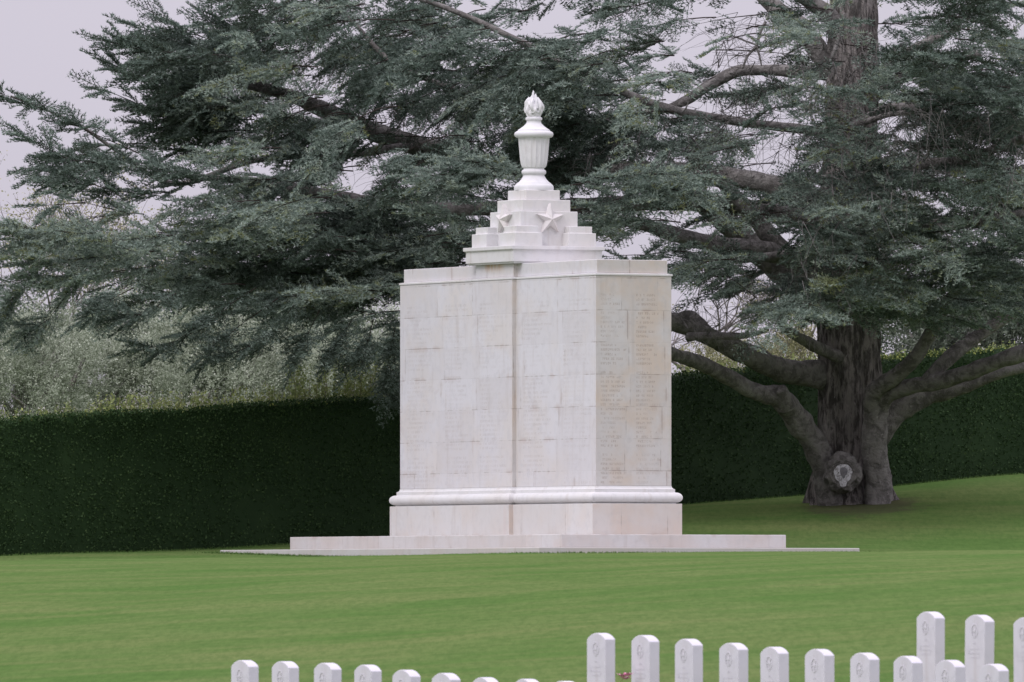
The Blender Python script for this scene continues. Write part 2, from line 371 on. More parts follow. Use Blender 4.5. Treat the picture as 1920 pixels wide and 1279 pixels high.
prism("parapet", HL - 0.05, HW - 0.05, [(0, ZB + 0.045), (0, 4.700)], (M_WALL_LONG, M_WALL_END), mem, 0.01, bay=-0.05)
CZ = 4.700
prism("cornice", 0.875, 0.875, [(-0.03, CZ), (-0.03, CZ + 0.03), (0, CZ + 0.03), (0, CZ + 0.225), (0.012, CZ + 0.235), (0.035, CZ + 0.245), (0.035, CZ + 0.305)], (M_CAP,), mem, 0.006)
Z1 = CZ + 0.305
def z_of(py, s=108.3): return EYE + (HOR - py) / s - HZ0
zt = z_of
prism("star_tier", 0.5625, 0.5625, [(0, Z1), (0, zt(396.5))], (M_CAP,), mem, 0.01)
prism("tier", 0.47, 0.47, [(0, zt(396.5)), (0, zt(374.5))], (M_CAP,), mem, 0.01)
prism("tier", 0.335, 0.335, [(0, zt(374.5)), (0, zt(356))], (M_CAP,), mem, 0.01)
for sx_ in (-1, 1):
    for sy_ in (-1, 1):
        prism("corner_block", 0.27, 0.27, [(0, Z1), (0, zt(437.5)), (-0.05, zt(437.5)), (-0.05, zt(425))], (M_CAP,), mem, 0.008, off=(sx_ * 0.5275, sy_ * 0.5275))

def star_mesh():
    bm = bmesh.new(); ring = []; back = []
    for i in range(10):
        a = math.pi / 2 + i * math.pi / 5; r = 0.274 if i % 2 == 0 else 0.274 * 0.40
        ring.append(bm.verts.new((r * math.cos(a), -0.055, r * math.sin(a)))); back.append(bm.verts.new((r * math.cos(a), 0.02, r * math.sin(a))))
    c = bm.verts.new((0, -0.125, 0))
    for i in range(10):
        j = (i + 1) % 10
        bm.faces.new((ring[j], ring[i], c)); bm.faces.new((ring[i], ring[j], back[j], back[i]))
    bm.faces.new(back[::-1])
    bmesh.ops.recalc_face_normals(bm, faces=bm.faces)
    return bm_mesh("star", bm)
sm = star_mesh(); sm.materials.append(M_STAR)
for k in range(4):
    o = bpy.data.objects.new("star", sm); COL.objects.link(o); o.parent = mem
    a = k * math.pi / 2; o.rotation_euler = (0, 0, a); o.location = (math.sin(a) * 0.5625, -math.cos(a) * 0.5625, zt(411.6))
    # faces -Y at a=0

def lathe(name, prof, mat, parent, seg=96, flute=None, cap=True):
    bm = bmesh.new(); rings = []
    for r, z, fl in prof:
        ring = []
        for i in range(seg):
            a = 2 * math.pi * i / seg
            rr = r * (1 - fl * math.sin(math.pi * ((a * 18 / (2 * math.pi)) % 1.0))) if fl > 0 else r
            ring.append(bm.verts.new((rr * math.cos(a), rr * math.sin(a), z)))
        rings.append(ring)
    for A, B in zip(rings, rings[1:]):
        for i in range(seg):
            j = (i + 1) % seg; bm.faces.new((A[i], A[j], B[j], B[i]))
    bm.faces.new(rings[-1]); bm.faces.new(rings[0][::-1])
    o = link_mesh(name, bm_mesh(name, bm), mat, parent, smooth=True)
    m = o.modifiers.new("e", 'EDGE_SPLIT'); m.split_angle = R(16 if seg > 100 else 38)
    return o
s = 108.3
def uz(py): return zt(py)
foot = [(37, 356), (37.5, 352), (37, 348), (35, 345), (33, 344), (32.5, 342.5), (28, 339.5), (24, 335), (21.5, 331), (20, 328), (20, 326.5), (22.2, 325), (23.2, 322.5), (23, 319.5), (21.5, 317.4), (19.5, 316.4), (19.5, 314)]
lathe("urn_foot", [(r / s, uz(y), 0) for r, y in foot], M_URN, mem)
body = [(20, 314), (21.8, 312.5), (23.6, 309.5), (25, 304), (26, 297), (27, 287), (28, 275), (29, 264), (29.6, 257)]
ub = lathe("urn", [(r / s, uz(y), 0.065 if 312 > y > 258 else 0.02) for r, y in body], M_URN, mem, seg=180)
lid = [(29.5, 257), (34, 256), (36.3, 253.5), (37, 250.5), (36, 247.2), (33, 245), (30.5, 244.2), (30, 242), (25, 239), (20, 235.5), (16, 231.5), (14, 229), (13.4, 226), (13.8, 224.2), (15.6, 223), (16, 221), (15.4, 219.2), (13.5, 218)]
lathe("urn_lid", [(r / s, uz(y), 0) for r, y in lid], M_URN, mem)
def flame():
    seg, rows = 72, 46; bm = bmesh.new(); rings = []
    py0, py1 = 218.5, 169.0
    rad = [(218.5, 13.2), (212, 14.6), (205, 15.8), (198, 16.2), (192, 15.0), (188, 12.5), (184, 9.5), (181, 5.5), (179, 0.8)]
    for k in range(rows):
        t = k / (rows - 1); py = py0 + (py1 - py0) * t
        base = np.interp(-py, [-p for p, _ in rad], [r for _, r in rad]); ring = []
        for i in range(seg):
            a = 2 * math.pi * i / seg
            tw = a + 1.6 * t
            m = 0.17 * math.sin(6 * tw + 2 * math.sin(5 * t)) + 0.10 * math.sin(11 * a - 6 * t) + 0.10 * noise.noise((3 * math.cos(a), 3 * math.sin(a), 6 * t))
            lick = 0.22 * max(0, math.sin(9 * t + 3 * a)) * (t > 0.15) * (1 - t * .5)
            rr = base * (1 + (m + lick) * min(1, 5 * t)) * 0.93 / s
            zz = uz(py) + (0.03 * math.sin(6 * tw) * min(t, 1 - t) * 2)
            ring.append(bm.verts.new((rr * math.cos(a), rr * math.sin(a), zz)))
        rings.append(ring)
    for A, B in zip(rings, rings[1:]):
        for i in range(seg): bm.faces.new((A[i], A[(i + 1) % seg], B[(i + 1) % seg], B[i]))
    bm.faces.new(rings[-1]); bm.faces.new(rings[0][::-1])
    for (a, r0, y0, y1, w) in ((0.1, 8.0, 190, 173.0, 2.8), (2.2, 6.5, 188, 174.5, 2.8), (3.3, 8.5, 191, 176.0, 2.8), (4.9, 2, 186, 167.0, 3.2), (1.3, 11, 198, 180, 3.0), (3.0, 14.0, 201, 183.5, 2.8), (4.1, 12.5, 199, 179, 3.0), (5.4, 12, 198, 177.5, 2.8), (6.2, 14.0, 202, 182, 3.0), (4.7, 13, 208, 192, 3.4), (5.7, 13.5, 211, 196, 3.4), (3.7, 13.5, 209, 194, 3.4)):
        c0 = Vector((math.cos(a) * r0 / s, math.sin(a) * r0 / s, uz(y0))); c1 = Vector((math.cos(a) * r0 * .8 / s, math.sin(a) * r0 * .8 / s, uz(y1)))
        rr = []
        for q, f in ((0, 1.0), (0.35, 1.05), (0.7, 0.6), (1.0, 0.05)):
            c = c0.lerp(c1, q); rr.append([bm.verts.new((c.x + w * f / s * math.cos(b * math.pi / 4), c.y + w * f / s * math.sin(b * math.pi / 4), c.z)) for b in range(8)])
        for A, B in zip(rr, rr[1:]):
            for i in range(8): bm.faces.new((A[i], A[(i + 1) % 8], B[(i + 1) % 8], B[i]))
        bm.faces.new(rr[-1])
    link_mesh("flame", bm_mesh("flame", bm), M_URN, mem, smooth=True)
flame()

# ------------------------------------------------------------------ headstones
UX = Vector((0.469, -0.883, 0))
def headstone_mesh(w=0.345, t=0.108, h=0.96, rise=0.058):
    bm = bmesh.new(); pts = [(-w / 2, 0.0), (w / 2, 0.0)]
    Rr = (w * w / 4 + rise * rise) / (2 * rise); a0 = math.asin(w / 2 / Rr)
    for i in range(13):
        a = a0 - 2 * a0 * i / 12; pts.append((Rr * math.sin(a), h - Rr + Rr * math.cos(a)))
    f = [bm.verts.new((x, -t / 2, z)) for x, z in pts]; b = [bm.verts.new((x, t / 2, z)) for x, z in pts]
    bm.faces.new(f); bm.faces.new(b[::-1]); n = len(pts)
    for i in range(n): bm.faces.new((f[i], b[i], b[(i + 1) % n], f[(i + 1) % n]))
    bmesh.ops.recalc_face_normals(bm, faces=bm.faces)
    return bm_mesh("headstone", bm)
def emblem_mesh(t=0.108, h=0.96):
    bm = bmesh.new(); cz = h - 0.145; y0 = -t / 2
    def arc(r, w, a0, a1, n=20, cx=0, z=cz):
        prev = None
        for i in range(n + 1):
            a = a0 + (a1 - a0) * i / n
            q = [bm.verts.new((cx + rr * math.cos(a), y, z + rr * math.sin(a))) for rr, y in ((r - w, y0 + .001), (r - w * .6, y0 - .003), (r + w * .6, y0 - .003), (r + w, y0 + .001))]
            if prev:
                for k in range(3): bm.faces.new((prev[k], prev[k + 1], q[k + 1], q[k]))
            prev = q
    def blob(x, z, rx, rz):
        c = bm.verts.new((x, y0 - .004, z)); ring = [bm.verts.new((x + rx * math.cos(i * .785) * (1 + .2 * (i % 2)), y0 + .001, z + rz * math.sin(i * .785))) for i in range(8)]
        for i in range(8): bm.faces.new((ring[i], ring[(i + 1) % 8], c))
    # broken ring joined to a leaf-like badge: one connected carving
    n = 32; A = []; B = []
    for i in range(n):
        a = 2 * math.pi * i / n
        A.append(bm.verts.new((0.058 * math.cos(a), y0 - .002, cz + 0.068 * math.sin(a)))); B.append(bm.verts.new((0.046 * math.cos(a), y0 - .004, cz + 0.056 * math.sin(a))))
    for i in range(n):
        if i in (20, 21): continue
        bm.faces.new((A[i], A[(i + 1) % n], B[(i + 1) % n], B[i]))
    c = bm.verts.new((0.004, y0 - .006, cz - .004)); leaf = []
    for i in range(0, n, 4):
        l0 = bm.verts.new((0.020 * math.cos((i + 2) * 2 * math.pi / n), y0 - .002, cz + 0.024 * math.sin((i + 2) * 2 * math.pi / n))); leaf.append(l0)
    for k, i in enumerate(range(0, n, 4)):
        if k in (1, 4, 6):
            bm.faces.new((leaf[k - 1], B[i], B[(i + 1) % n], leaf[k]))
        bm.faces.new((leaf[k - 1], leaf[k], c))
    bmesh.ops.recalc_face_normals(bm, faces=bm.faces)
    return bm_mesh("emblem", bm)
HM = headstone_mesh(); EM = emblem_mesh(); EM.materials.append(M_CARVE)
def inscription_mesh(t=0.108, h=0.96):
    """one continuous worn line of carving running over four rows"""
    bm = bmesh.new(); y0 = -t / 2 - .0025; pts = []; rr = random.Random(4)
    for r_, (z, half) in enumerate(((h - .262, .018), (h - .315, .085), (h - .352, .10), (h - .389, .07))):
        xs_ = np.linspace(-half, half, max(4, int(half / .009)))
        if r_ % 2: xs_ = xs_[::-1]
        for k, x in enumerate(xs_): pts.append((x, z + (.011 if k % 2 else -.011) * rr.uniform(.5, 1)))
    prev = None
    for x, z in pts:
        q = (bm.verts.new((x - .0028, y0, z)), bm.verts.new((x + .0028, y0, z)))
        if prev: bm.faces.new((prev[0], prev[1], q[1], q[0]))
        prev = q
    return bm_mesh("inscription", bm)
IM = inscription_mesh(); IM.materials.append(M_CARVE)
hproto = link_mesh("headstone", HM, M_HEAD)
bv = hproto.modifiers.new("bevel", 'BEVEL'); bv.width = 0.006; bv.segments = 2; bv.limit_method = 'ANGLE'; bv.angle_limit = R(40)
eproto = bpy.data.objects.new("emblem", EM); COL.objects.link(eproto); eproto.parent = hproto
iproto = bpy.data.objects.new("inscription", IM); COL.objects.link(iproto); iproto.parent = hproto
row1 = [(459, 1238), (535, 1240), (614, 1243), (691, 1246.5), (761, 1256), (835, 1262), (911, 1270), (988, 1273), (1060, 1277)]
row2 = [(1127, 1187), (1210, 1191), (1292, 1198), (1376, 1205.5), (1453, 1213), (1537, 1217), (1621, 1224), (1703, 1230), (1781, 1237.5), (1865, 1245)]
row3 = [(1745, 1147), (1835, 1153), (1928, 1158)]
ordn = ["first", "second", "third", "fourth", "fifth", "sixth", "seventh", "eighth", "ninth", "tenth"]
def row_pos(pxs, px0, D0):
    X0 = (px0 - 960) / FPX * D0; out = []
    for px in pxs:
        k = (px - 960) / FPX; q = (k * D0 - X0) / (UX.x - k * UX.y); out.append((X0 + q * UX.x, D0 + q * UX.y))
    return out
first = True
def place(row, px0, D0, labels, group):
    global first
    for (px, py), (X, D), lab in zip(row, row_pos([p for p, _ in row], px0, D0), labels):
        if first: h, e = hproto, eproto; first = False
        else:
            h = hproto.copy(); COL.objects.link(h); e = eproto.copy(); COL.objects.link(e); e.parent = h; q = iproto.copy(); COL.objects.link(q); q.parent = h
        top = EYE + (HOR - py) / FPX * D
        h.location = (X, D, top - 0.96)
        h.rotation_euler = (random.uniform(-.006, .006), random.uniform(-.008, .008), math.atan2(-0.883, 0.469) + random.uniform(-.025, .025))
        if 1800 < px < 1850: h.rotation_euler[1] = 0.016
        tag(h, lab, 'headstone', group)
lab1 = ["white headstone at the left end of the low front row" if i == 0 else "white headstone of the low front row at left, %s from its left end" % ordn[i] for i in range(9)]
lab1[8] = "tip of a headstone barely above the bottom edge, ninth and last of the front row"
lab2 = ["white carved headstone of the middle row, %s from its left end" % ordn[i] for i in range(10)]
lab2[0] = "white headstone at the left end of the middle row, just left of the pink flower"
lab2[1] = "second white headstone of the middle row, just right of the pink flower"
lab2[7] = "eighth headstone of the middle row, overlapping the left edge of the tallest back headstone"
lab2[8] = "ninth headstone of the middle row, standing between the two tall back headstones"
lab2[9] = "headstone at the right end of the middle row, overlapping the second tall one"
lab3 = ["tall looking white headstone standing highest in the picture, left end of the back row", "tall looking white headstone of the back row, second, leaning a little", "white headstone of the back row cut by the right edge of the picture"]
place(row1, 1127, 102, lab1, "white headstones in rows on the lawn")
place(row2, 1127, 108, lab2, "white headstones in rows on the lawn")
place(row3, 1745, 108, lab3, "white headstones in rows on the lawn")

# pink flowering plant between the headstones
def flower():
    b = P(1172, 1272, 107.2); gz = float(ground(b.x, b.y))
    root = empty("flowering_plant", (b.x, b.y, gz)); tag(root, "small plant with a pink flower between two white headstones", 'flower')
    V = []; F = []; T = []
    H = b.z - gz
    def quad(p, q, w):
        n = len(V); V.extend([(p[0] - w, p[1], p[2]), (p[0] + w, p[1], p[2]), (q[0] + w, q[1], q[2]), (q[0] - w, q[1], q[2])]); F.append((n, n + 1, n + 2, n + 3)); T.extend([0.3] * 4)
    for k in range(5):
        x = random.uniform(-.05, .05); quad((x * .3, random.uniform(-.02, .02), 0), (x, 0, H * random.uniform(.8, 1)), .004)
    for k in range(60):
        z = random.uniform(.02, H * .8); x, y = random.gauss(0, .05), random.gauss(0, .04); quad((x, y, z), (x + random.uniform(-.03, .03), y + random.uniform(-.02, .02), z + .035), .012)
    link_mesh("leaves", np_mesh("leaves", np.array(V), np.array(F), np.array(T)), M_WEED, root)
    g = G("pink_petals", 0.6, 0.2); mp = g.color(g.mix(g.noise(g.coord(), 25.0), (0.72, 0.26, 0.42), (0.80, 0.48, 0.62)))
    bm = bmesh.new()
    for (cx, cz, n) in ((-.022, 0.012, 18), (.03, .022, 16), (.005, -.012, 12)):
        for k in range(n):
            a = k * 2.4; r = .012 + .030 * k / n; d = Vector((math.cos(a), math.sin(a), 0.5)).normalized(); c = Vector((cx, 0, H + cz))
            p = c + d * r * 1.3; sd_ = Vector((-math.sin(a), math.cos(a), 0)) * .018
            bm.faces.new([bm.verts.new(v) for v in (c, p + sd_, p + d * .012 + Vector((0, 0, .006)), p - sd_)])
    link_mesh("flower_head", bm_mesh("flower_head", bm), mp, root)
flower()

# ------------------------------------------------------------------ tubes
def tube_np(pts, rads, seg=10, rough=0.0, sub=5, seed=0.0, close=True):
    """smooth tube through pts; returns V, F"""
    pts = [Vector(p) for p in pts]; n = len(pts); C = []; RR = []
    for i in range(n - 1):
        p0 = pts[max(i - 1, 0)]; p1 = pts[i]; p2 = pts[i + 1]; p3 = pts[min(i + 2, n - 1)]
        for k in range(sub):
            t = k / sub
            C.append(0.5 * ((2 * p1) + (-p0 + p2) * t + (2 * p0 - 5 * p1 + 4 * p2 - p3) * t * t + (-p0 + 3 * p1 - 3 * p2 + p3) * t ** 3)); RR.append(rads[i] * (1 - t) + rads[i + 1] * t)
    C.append(pts[-1]); RR.append(rads[-1])
    V = []; up = Vector((0.13, 0.2, 1)).normalized()
    for i, c in enumerate(C):
        d = (C[min(i + 1, len(C) - 1)] - C[max(i - 1, 0)]).normalized()
        s1 = d.cross(up)
        if s1.length < 0.15: s1 = d.cross(Vector((0, 1, 0)))
        s1.normalize(); s2 = s1.cross(d)
        for k in range(seg):
            a = 2 * math.pi * k / seg; v = s1 * math.cos(a) + s2 * math.sin(a); r = RR[i]
            if rough: r *= 1 + rough * noise.noise((c + v * r) * 2.6 + Vector((seed, 0, 0))) + rough * 0.5 * noise.noise((c + v * r) * 7.0)
            V.append(c + v * r)
    F = []
    for i in range(len(C) - 1):
        for k in range(seg):
            a = i * seg + k; b = i * seg + (k + 1) % seg; F.append((a, b, b + seg, a + seg))
    nV = len(V); V.append(C[-1]); V.append(C[0])
    L = (len(C) - 1) * seg
    for k in range(seg):
        F.append((L + k, L + (k + 1) % seg, nV, nV)); F.append(((k + 1) % seg, k, nV + 1, nV + 1))
    return V, F
def tubes_mesh(name, lst):
    bm = bmesh.new()
    for V, F in lst:
        vs_ = [bm.verts.new(v) for v in V]
        for f in F:
            ff = [vs_[i] for i in dict.fromkeys(f)]
            bm.faces.new(ff)
    bmesh.ops.recalc_face_normals(bm, faces=bm.faces)
    return bm_mesh(name, bm)

# ------------------------------------------------------------------ cedar
cedar = empty("cedar_tree", (TRUNK.x, TRUNK.y, TRUNK.z - 0.1))
tag(cedar, "huge blue green cedar with a thick ridged trunk and spreading layered limbs behind the memorial", 'tree')
CB = Vector(cedar.location)
def W(px, py, D): return P(px, py, D) - CB

def trunk():
    seg, rows = 160, 230; V = []
    prof = [(975, 98, 1597), (945, 82, 1597), (915, 72, 1597), (870, 64, 1597), (800, 62, 1596), (720, 59, 1594), (650, 59, 1590), (560, 57, 1588), (480, 57, 1588), (300, 50, 1594), (100, 45, 1597), (-100, 40, 1600), (-260, 30, 1602), (-420, 12, 1604)]
    PY = [-p[0] for p in prof]; HWd = [p[1] for p in prof]; CX = [p[2] for p in prof]
    for k in range(rows):
        py = 975 + (-420 - 975) * (k / (rows - 1)) ** 1.15
        hw = np.interp(-py, PY, HWd) / 102; c = W(np.interp(-py, PY, CX), py, 216)
        low = sstep((py - 560) / 300); foot = sstep((py - 860) / 90)
        for i in range(seg):
            a = 2 * math.pi * i / seg            # a = 0 faces +X, -pi/2 faces the camera
            r = hw
            for a0, w_, dpt in ((-1.10, 0.16, 0.30), (-2.05, 0.15, 0.20), (0.5, 0.25, 0.2), (2.0, 0.3, 0.2), (3.4, .25, .2)):
                d = (a - a0 + math.pi) % (2 * math.pi) - math.pi
                r -= hw * dpt * low * math.exp(-(d / w_) ** 2)
            r *= 1 + 0.05 * math.sin(5 * a + 1) * low + foot * 0.16 * max(0, math.sin(7 * a + 0.6)) 
            v = Vector((math.cos(a), math.sin(a) * 0.9, 0))
            q = Vector((math.cos(a) * 11, math.sin(a) * 11, c.z * 1.1))
            rid = noise.noise(q) + 0.6 * noise.noise(q * 2.1 + Vector((7, 3, 1)))
            r += 0.045 * (abs(rid) * 1.6 - 0.3) + 0.05 * noise.noise(v * 1.5 + Vector((0, 0, c.z * 0.5)))
            V.append(c + v * r)
    V = np.array([tuple(v) for v in V]); idx = np.arange(seg * rows).reshape(rows, seg); nxt = np.roll(idx, -1, axis=1)
    F = np.stack([idx[:-1], nxt[:-1], nxt[1:], idx[1:]], -1).reshape(-1, 4)
    return link_mesh("trunk", np_mesh("trunk", V, F), M_BARK, cedar, smooth=True)
trunk()
limbs = [
 # lower left stem that leaves the ground beside the trunk
 ([(1558, 975, 215.4), (1550, 900, 215.3), (1532, 840, 215.1), (1497, 790, 214.7), (1463, 748, 214.2), (1430, 738, 214), (1390, 722, 213.7), (1330, 688, 213), (1262, 664, 212), (1180, 640, 211), (1090, 625, 210.5)], [25, 23, 24, 24, 22, 16, 15, 14, 13, 12, 8]),
 ([(1475, 762, 214.2), (1464, 728, 213.9)], [20, 11]),
 # upper left limb
 ([(1585, 722, 216.1), (1535, 702, 215.8), (1470, 695, 215.2), (1400, 665, 214.4), (1330, 632, 214), (1262, 606, 213.6), (1180, 590, 213.2), (1080, 580, 213)], [30, 26, 23, 20, 17, 15, 13, 9]),
 ([(1330, 632, 214), (1295, 596, 214.6), (1262, 597, 215), (1200, 575, 216)], [15, 13, 11, 8]),
 ([(1290, 632, 213.6), (1340, 630, 213.2), (1400, 629, 212.8), (1440, 618, 212.5)], [8, 7, 6, 4]),
 ([(1580, 672, 215.7), (1525, 648, 214.9), (1470, 616, 213.9)], [13, 11, 8]),
 # right stem and its limbs
 ([(1648, 970, 215.3), (1645, 900, 215.2), (1640, 840, 215.1), (1640, 780, 215), (1648, 745, 214.9)], [25, 25, 25, 25, 18]),
 ([(1640, 775, 215), (1638, 738, 214.7), (1675, 708, 214.3), (1712, 675, 214), (1742, 630, 213.8), (1765, 585, 213.6), (1800, 530, 213.5)], [20, 17, 15, 14, 13, 11, 8]),
 ([(1645, 780, 215), (1658, 745, 214.8), (1705, 725, 214.4), (1770, 712, 214), (1840, 690, 213.6), (1920, 662, 213.2), (2040, 640, 213)], [20, 17, 15, 15, 15, 16, 12]),
 ([(1735, 716, 214.2), (1780, 670, 214.2), (1830, 632, 214.4), (1890, 590, 214.6), (1960, 550, 215)], [13, 14, 13, 12, 9]),
 ([(1640, 815, 215.7), (1690, 765, 215.6), (1740, 742, 215.6), (1800, 727, 215.6), (1870, 700, 215.6), (1960, 680, 215.6)], [28, 22, 18, 15, 12, 10]),
 # limbs in the crown
 ([(1560, 520, 216), (1480, 482, 215), (1400, 466, 214.2), (1310, 452, 213.5), (1200, 420, 213), (1100, 400, 212.5)], [26, 21, 18, 15, 12, 7]),
 ([(1570, 545, 216), (1490, 520, 216), (1423, 473, 216), (1355, 410, 216), (1288, 362, 216), (1200, 330, 216)], [26, 26, 25, 22, 18, 11]),
 ([(1545, 560, 215.4), (1471, 473, 214.8), (1400, 395, 214.6), (1345, 333, 214.4), (1290, 290, 214.4)], [20, 17, 15, 12, 8]),
 ([(1555, 480, 214.5), (1500, 473, 213.8), (1430, 483, 213.2), (1370, 490, 213)], [9, 8, 8, 5]),
 ([(1560, 140, 216.5), (1515, 136, 216.8), (1440, 132, 217), (1384, 134, 217), (1330, 160, 217), (1283, 190, 217), (1220, 215, 217)], [14, 12, 11, 12, 10, 9, 6]),
 ([(1580, 130, 216), (1563, 40, 215.7), (1520, 5, 215.4), (1470, -30, 215)], [20, 16, 14, 12]),
 ([(1575, 150, 216), (1506, 57, 216.2), (1465, 25, 216.4), (1420, -15, 216.6)], [21, 18, 16, 13]),
 ([(1600, 190, 216), (1635, 155, 215.6), (1675, 122, 215.3), (1720, 90, 215), (1800, 50, 215)], [15, 12, 11, 10, 6]),
 ([(1600, 215, 216), (1650, 170, 216.3), (1700, 140, 216.6), (1750, 118, 217), (1840, 100, 217)], [15, 13, 12, 11, 6]),
 ([(1600, 240, 215.5), (1665, 203, 215), (1747, 202, 214.5), (1835, 184, 214), (1930, 150, 214)], [11, 8, 8, 7, 5]),
 ([(1620, 230, 215), (1690, 212, 213.5), (1813, 220, 213), (1880, 211, 212.6), (1960, 200, 212)], [6, 5, 5, 4, 3]),
 # the great left limb
 ([(1570, 400, 216.5), (1460, 350, 217), (1330, 330, 217.5), (1200, 322, 218), (1080, 318, 218), (960, 312, 217.5), (870, 296, 217), (780, 272, 216.5), (700, 246, 216), (620, 212, 215.5), (550, 182, 215), (440, 150, 214.5), (330, 110, 214)], [24, 20, 19, 19, 20, 19, 17, 19, 18, 16, 13, 9, 5]),
 ([(1585, 440, 216), (1480, 405, 215.5), (1300, 380, 214.5), (1100, 385, 213.5), (900, 392, 212.5), (760, 386, 212), (650, 370, 211.5), (500, 345, 211), (350, 330, 210.5)], [20, 18, 16, 14, 12, 11, 10, 8, 5]),
 ([(780, 272, 216.5), (640, 290, 214), (480, 300, 212.5), (330, 345, 211.5), (230, 290, 211), (140, 230, 210.6), (20, 180, 210.2)], [9, 7, 6, 5, 4, 3, 1.5]),
 ([(1595, 262, 216), (1520, 245, 215.8), (1400, 230, 214.5), (1240, 200, 213.5), (1100, 140, 213), (980, 80, 213), (850, 20, 213), (700, -30, 213)], [12, 9, 8, 8, 7, 6, 5, 4]),
 ([(1240, 200, 213.5), (1140, 230, 213), (1000, 215, 212.5), (860, 170, 212.5), (740, 120, 212.5), (660, 40, 213), (600, -10, 213)], [6, 5, 5, 5, 5, 4, 3]),
 ([(1620, 460, 215), (1700, 430, 213.5), (1800, 420, 212), (1920, 400, 211)], [16, 13, 11, 8]),
 ([(1610, 330, 215), (1700, 310, 213.5), (1800, 300, 212), (1920, 260, 211)], [14, 11, 9, 7]),
 ([(1436, 40, 215.5), (1425, 62, 215.5), (1418, 86, 215.5), (1402, 105, 215.5), (1392, 128, 215.5)], [3, 3, 3, 2.5, 2]),
 ([(1418, 86, 215.5), (1424, 105, 215.5), (1428, 124, 215.5)], [2.5, 2, 1.5]),
 ([(1418, 84, 215.5), (1395, 76, 215.5), (1375, 68, 215.5)], [2, 1.5, 1]),
 ([(1438, 38, 215.5), (1450, 0, 215.5)], [3, 3]),
 ([(1585, 25, 214), (1570, 80, 214), (1552, 130, 214)], [4, 4, 2.5]),
]
for i, (pts, rr) in enumerate(limbs):
    V, F = tube_np([W(*p) for p in pts], [r / FPX * p[2] for r, p in zip(rr, pts)], seg=18 if max(rr) > 9 else 8, rough=0.22 if max(rr) > 6 else 0.1, sub=9, seed=i * 3.1)
    link_mesh("branch", tubes_mesh("branch", [(V, F)]), M_LIMB, cedar, smooth=True)

# burl with pruning scar
def scar():
    c = W(1580, 887, 214.95)
    bm = bmesh.new(); bmesh.ops.create_icosphere(bm, subdivisions=5, radius=1.0)
    for v in bm.verts:
        d = v.co.copy(); f = 1.04 + 0.16 * noise.noise(d * 2.4) + 0.09 * noise.noise(d * 7)
        rr_ = math.hypot(d.x, d.z)
        y = d.y
        if y < 0 and rr_ < 0.66: y = -0.72 + 0.0 * rr_
        v.co = c + Vector((d.x * 0.335 * f, y * 0.40 * f, d.z * 0.36 * f))
    link_mesh("burl", bm_mesh("burl", bm), M_LIMB, cedar, smooth=True)
    sc = None
    def disc(name, cx, cz, rx, rz, y, mat, parent, ph=0.0):
        bm = bmesh.new(); n = 40; cc = bm.verts.new((c.x + cx, c.y + y - 0.012, c.z + cz)); ring = []; back = []
        for i in range(n):
            a = 2 * math.pi * i / n; f = 1 + 0.04 * math.sin(3 * a + ph) + 0.03 * math.sin(7 * a)
            dz = rz * math.sin(a) * f * (1.35 if math.sin(a) < 0 and abs(math.cos(a)) < .4 else 1)
            ring.append(bm.verts.new((c.x + cx + rx * math.cos(a) * f, c.y + y, c.z + cz + dz))); back.append(bm.verts.new((c.x + cx + rx * math.cos(a) * f, c.y + y + 0.06, c.z + cz + dz)))
        for i in range(n):
            j = (i + 1) % n; bm.faces.new((ring[i], ring[j], cc)); bm.faces.new((ring[j], ring[i], back[i], back[j]))
        bmesh.ops.recalc_face_normals(bm, faces=bm.faces)
        return link_mesh(name, bm_mesh(name, bm), mat, parent)
    V, F = [], []
    bm = bmesh.new()
    for (r1, r2, y) in ((0.235, 0.03, -0.285), (0.19, 0.022, -0.295)):
        n, m = 48, 10; rings = []
        for i in range(n):
            a = 2 * math.pi * i / n; f = 1 + 0.05 * math.sin(3 * a) + 0.05 * math.sin(5 * a + r1 * 40)
            rings.append([bm.verts.new((c.x + (r1 * f + r2 * math.cos(b * 2 * math.pi / m)) * math.cos(a), c.y + y + r2 * math.sin(b * 2 * math.pi / m), c.z + (r1 * f + r2 * math.cos(b * 2 * math.pi / m)) * math.sin(a))) for b in range(m)])
        for i in range(n):
            for b in range(m): bm.faces.new((rings[i][b], rings[(i + 1) % n][b], rings[(i + 1) % n][(b + 1) % m], rings[i][(b + 1) % m]))
    bmesh.ops.recalc_face_normals(bm, faces=bm.faces)
    link_mesh("callus_ring", bm_mesh("callus_ring", bm), M_LIMB, cedar, smooth=True)
    a = disc("pruning_scar", 0.0, -0.01, 0.165, 0.175, -0.325, M_SCAR, cedar); a['label'] = "pale oval saw scar on the burl"
    disc("hollow", 0.01, 0.02, 0.07, 0.085, -0.345, M_HOLLOW, a, 1.0)
scar()

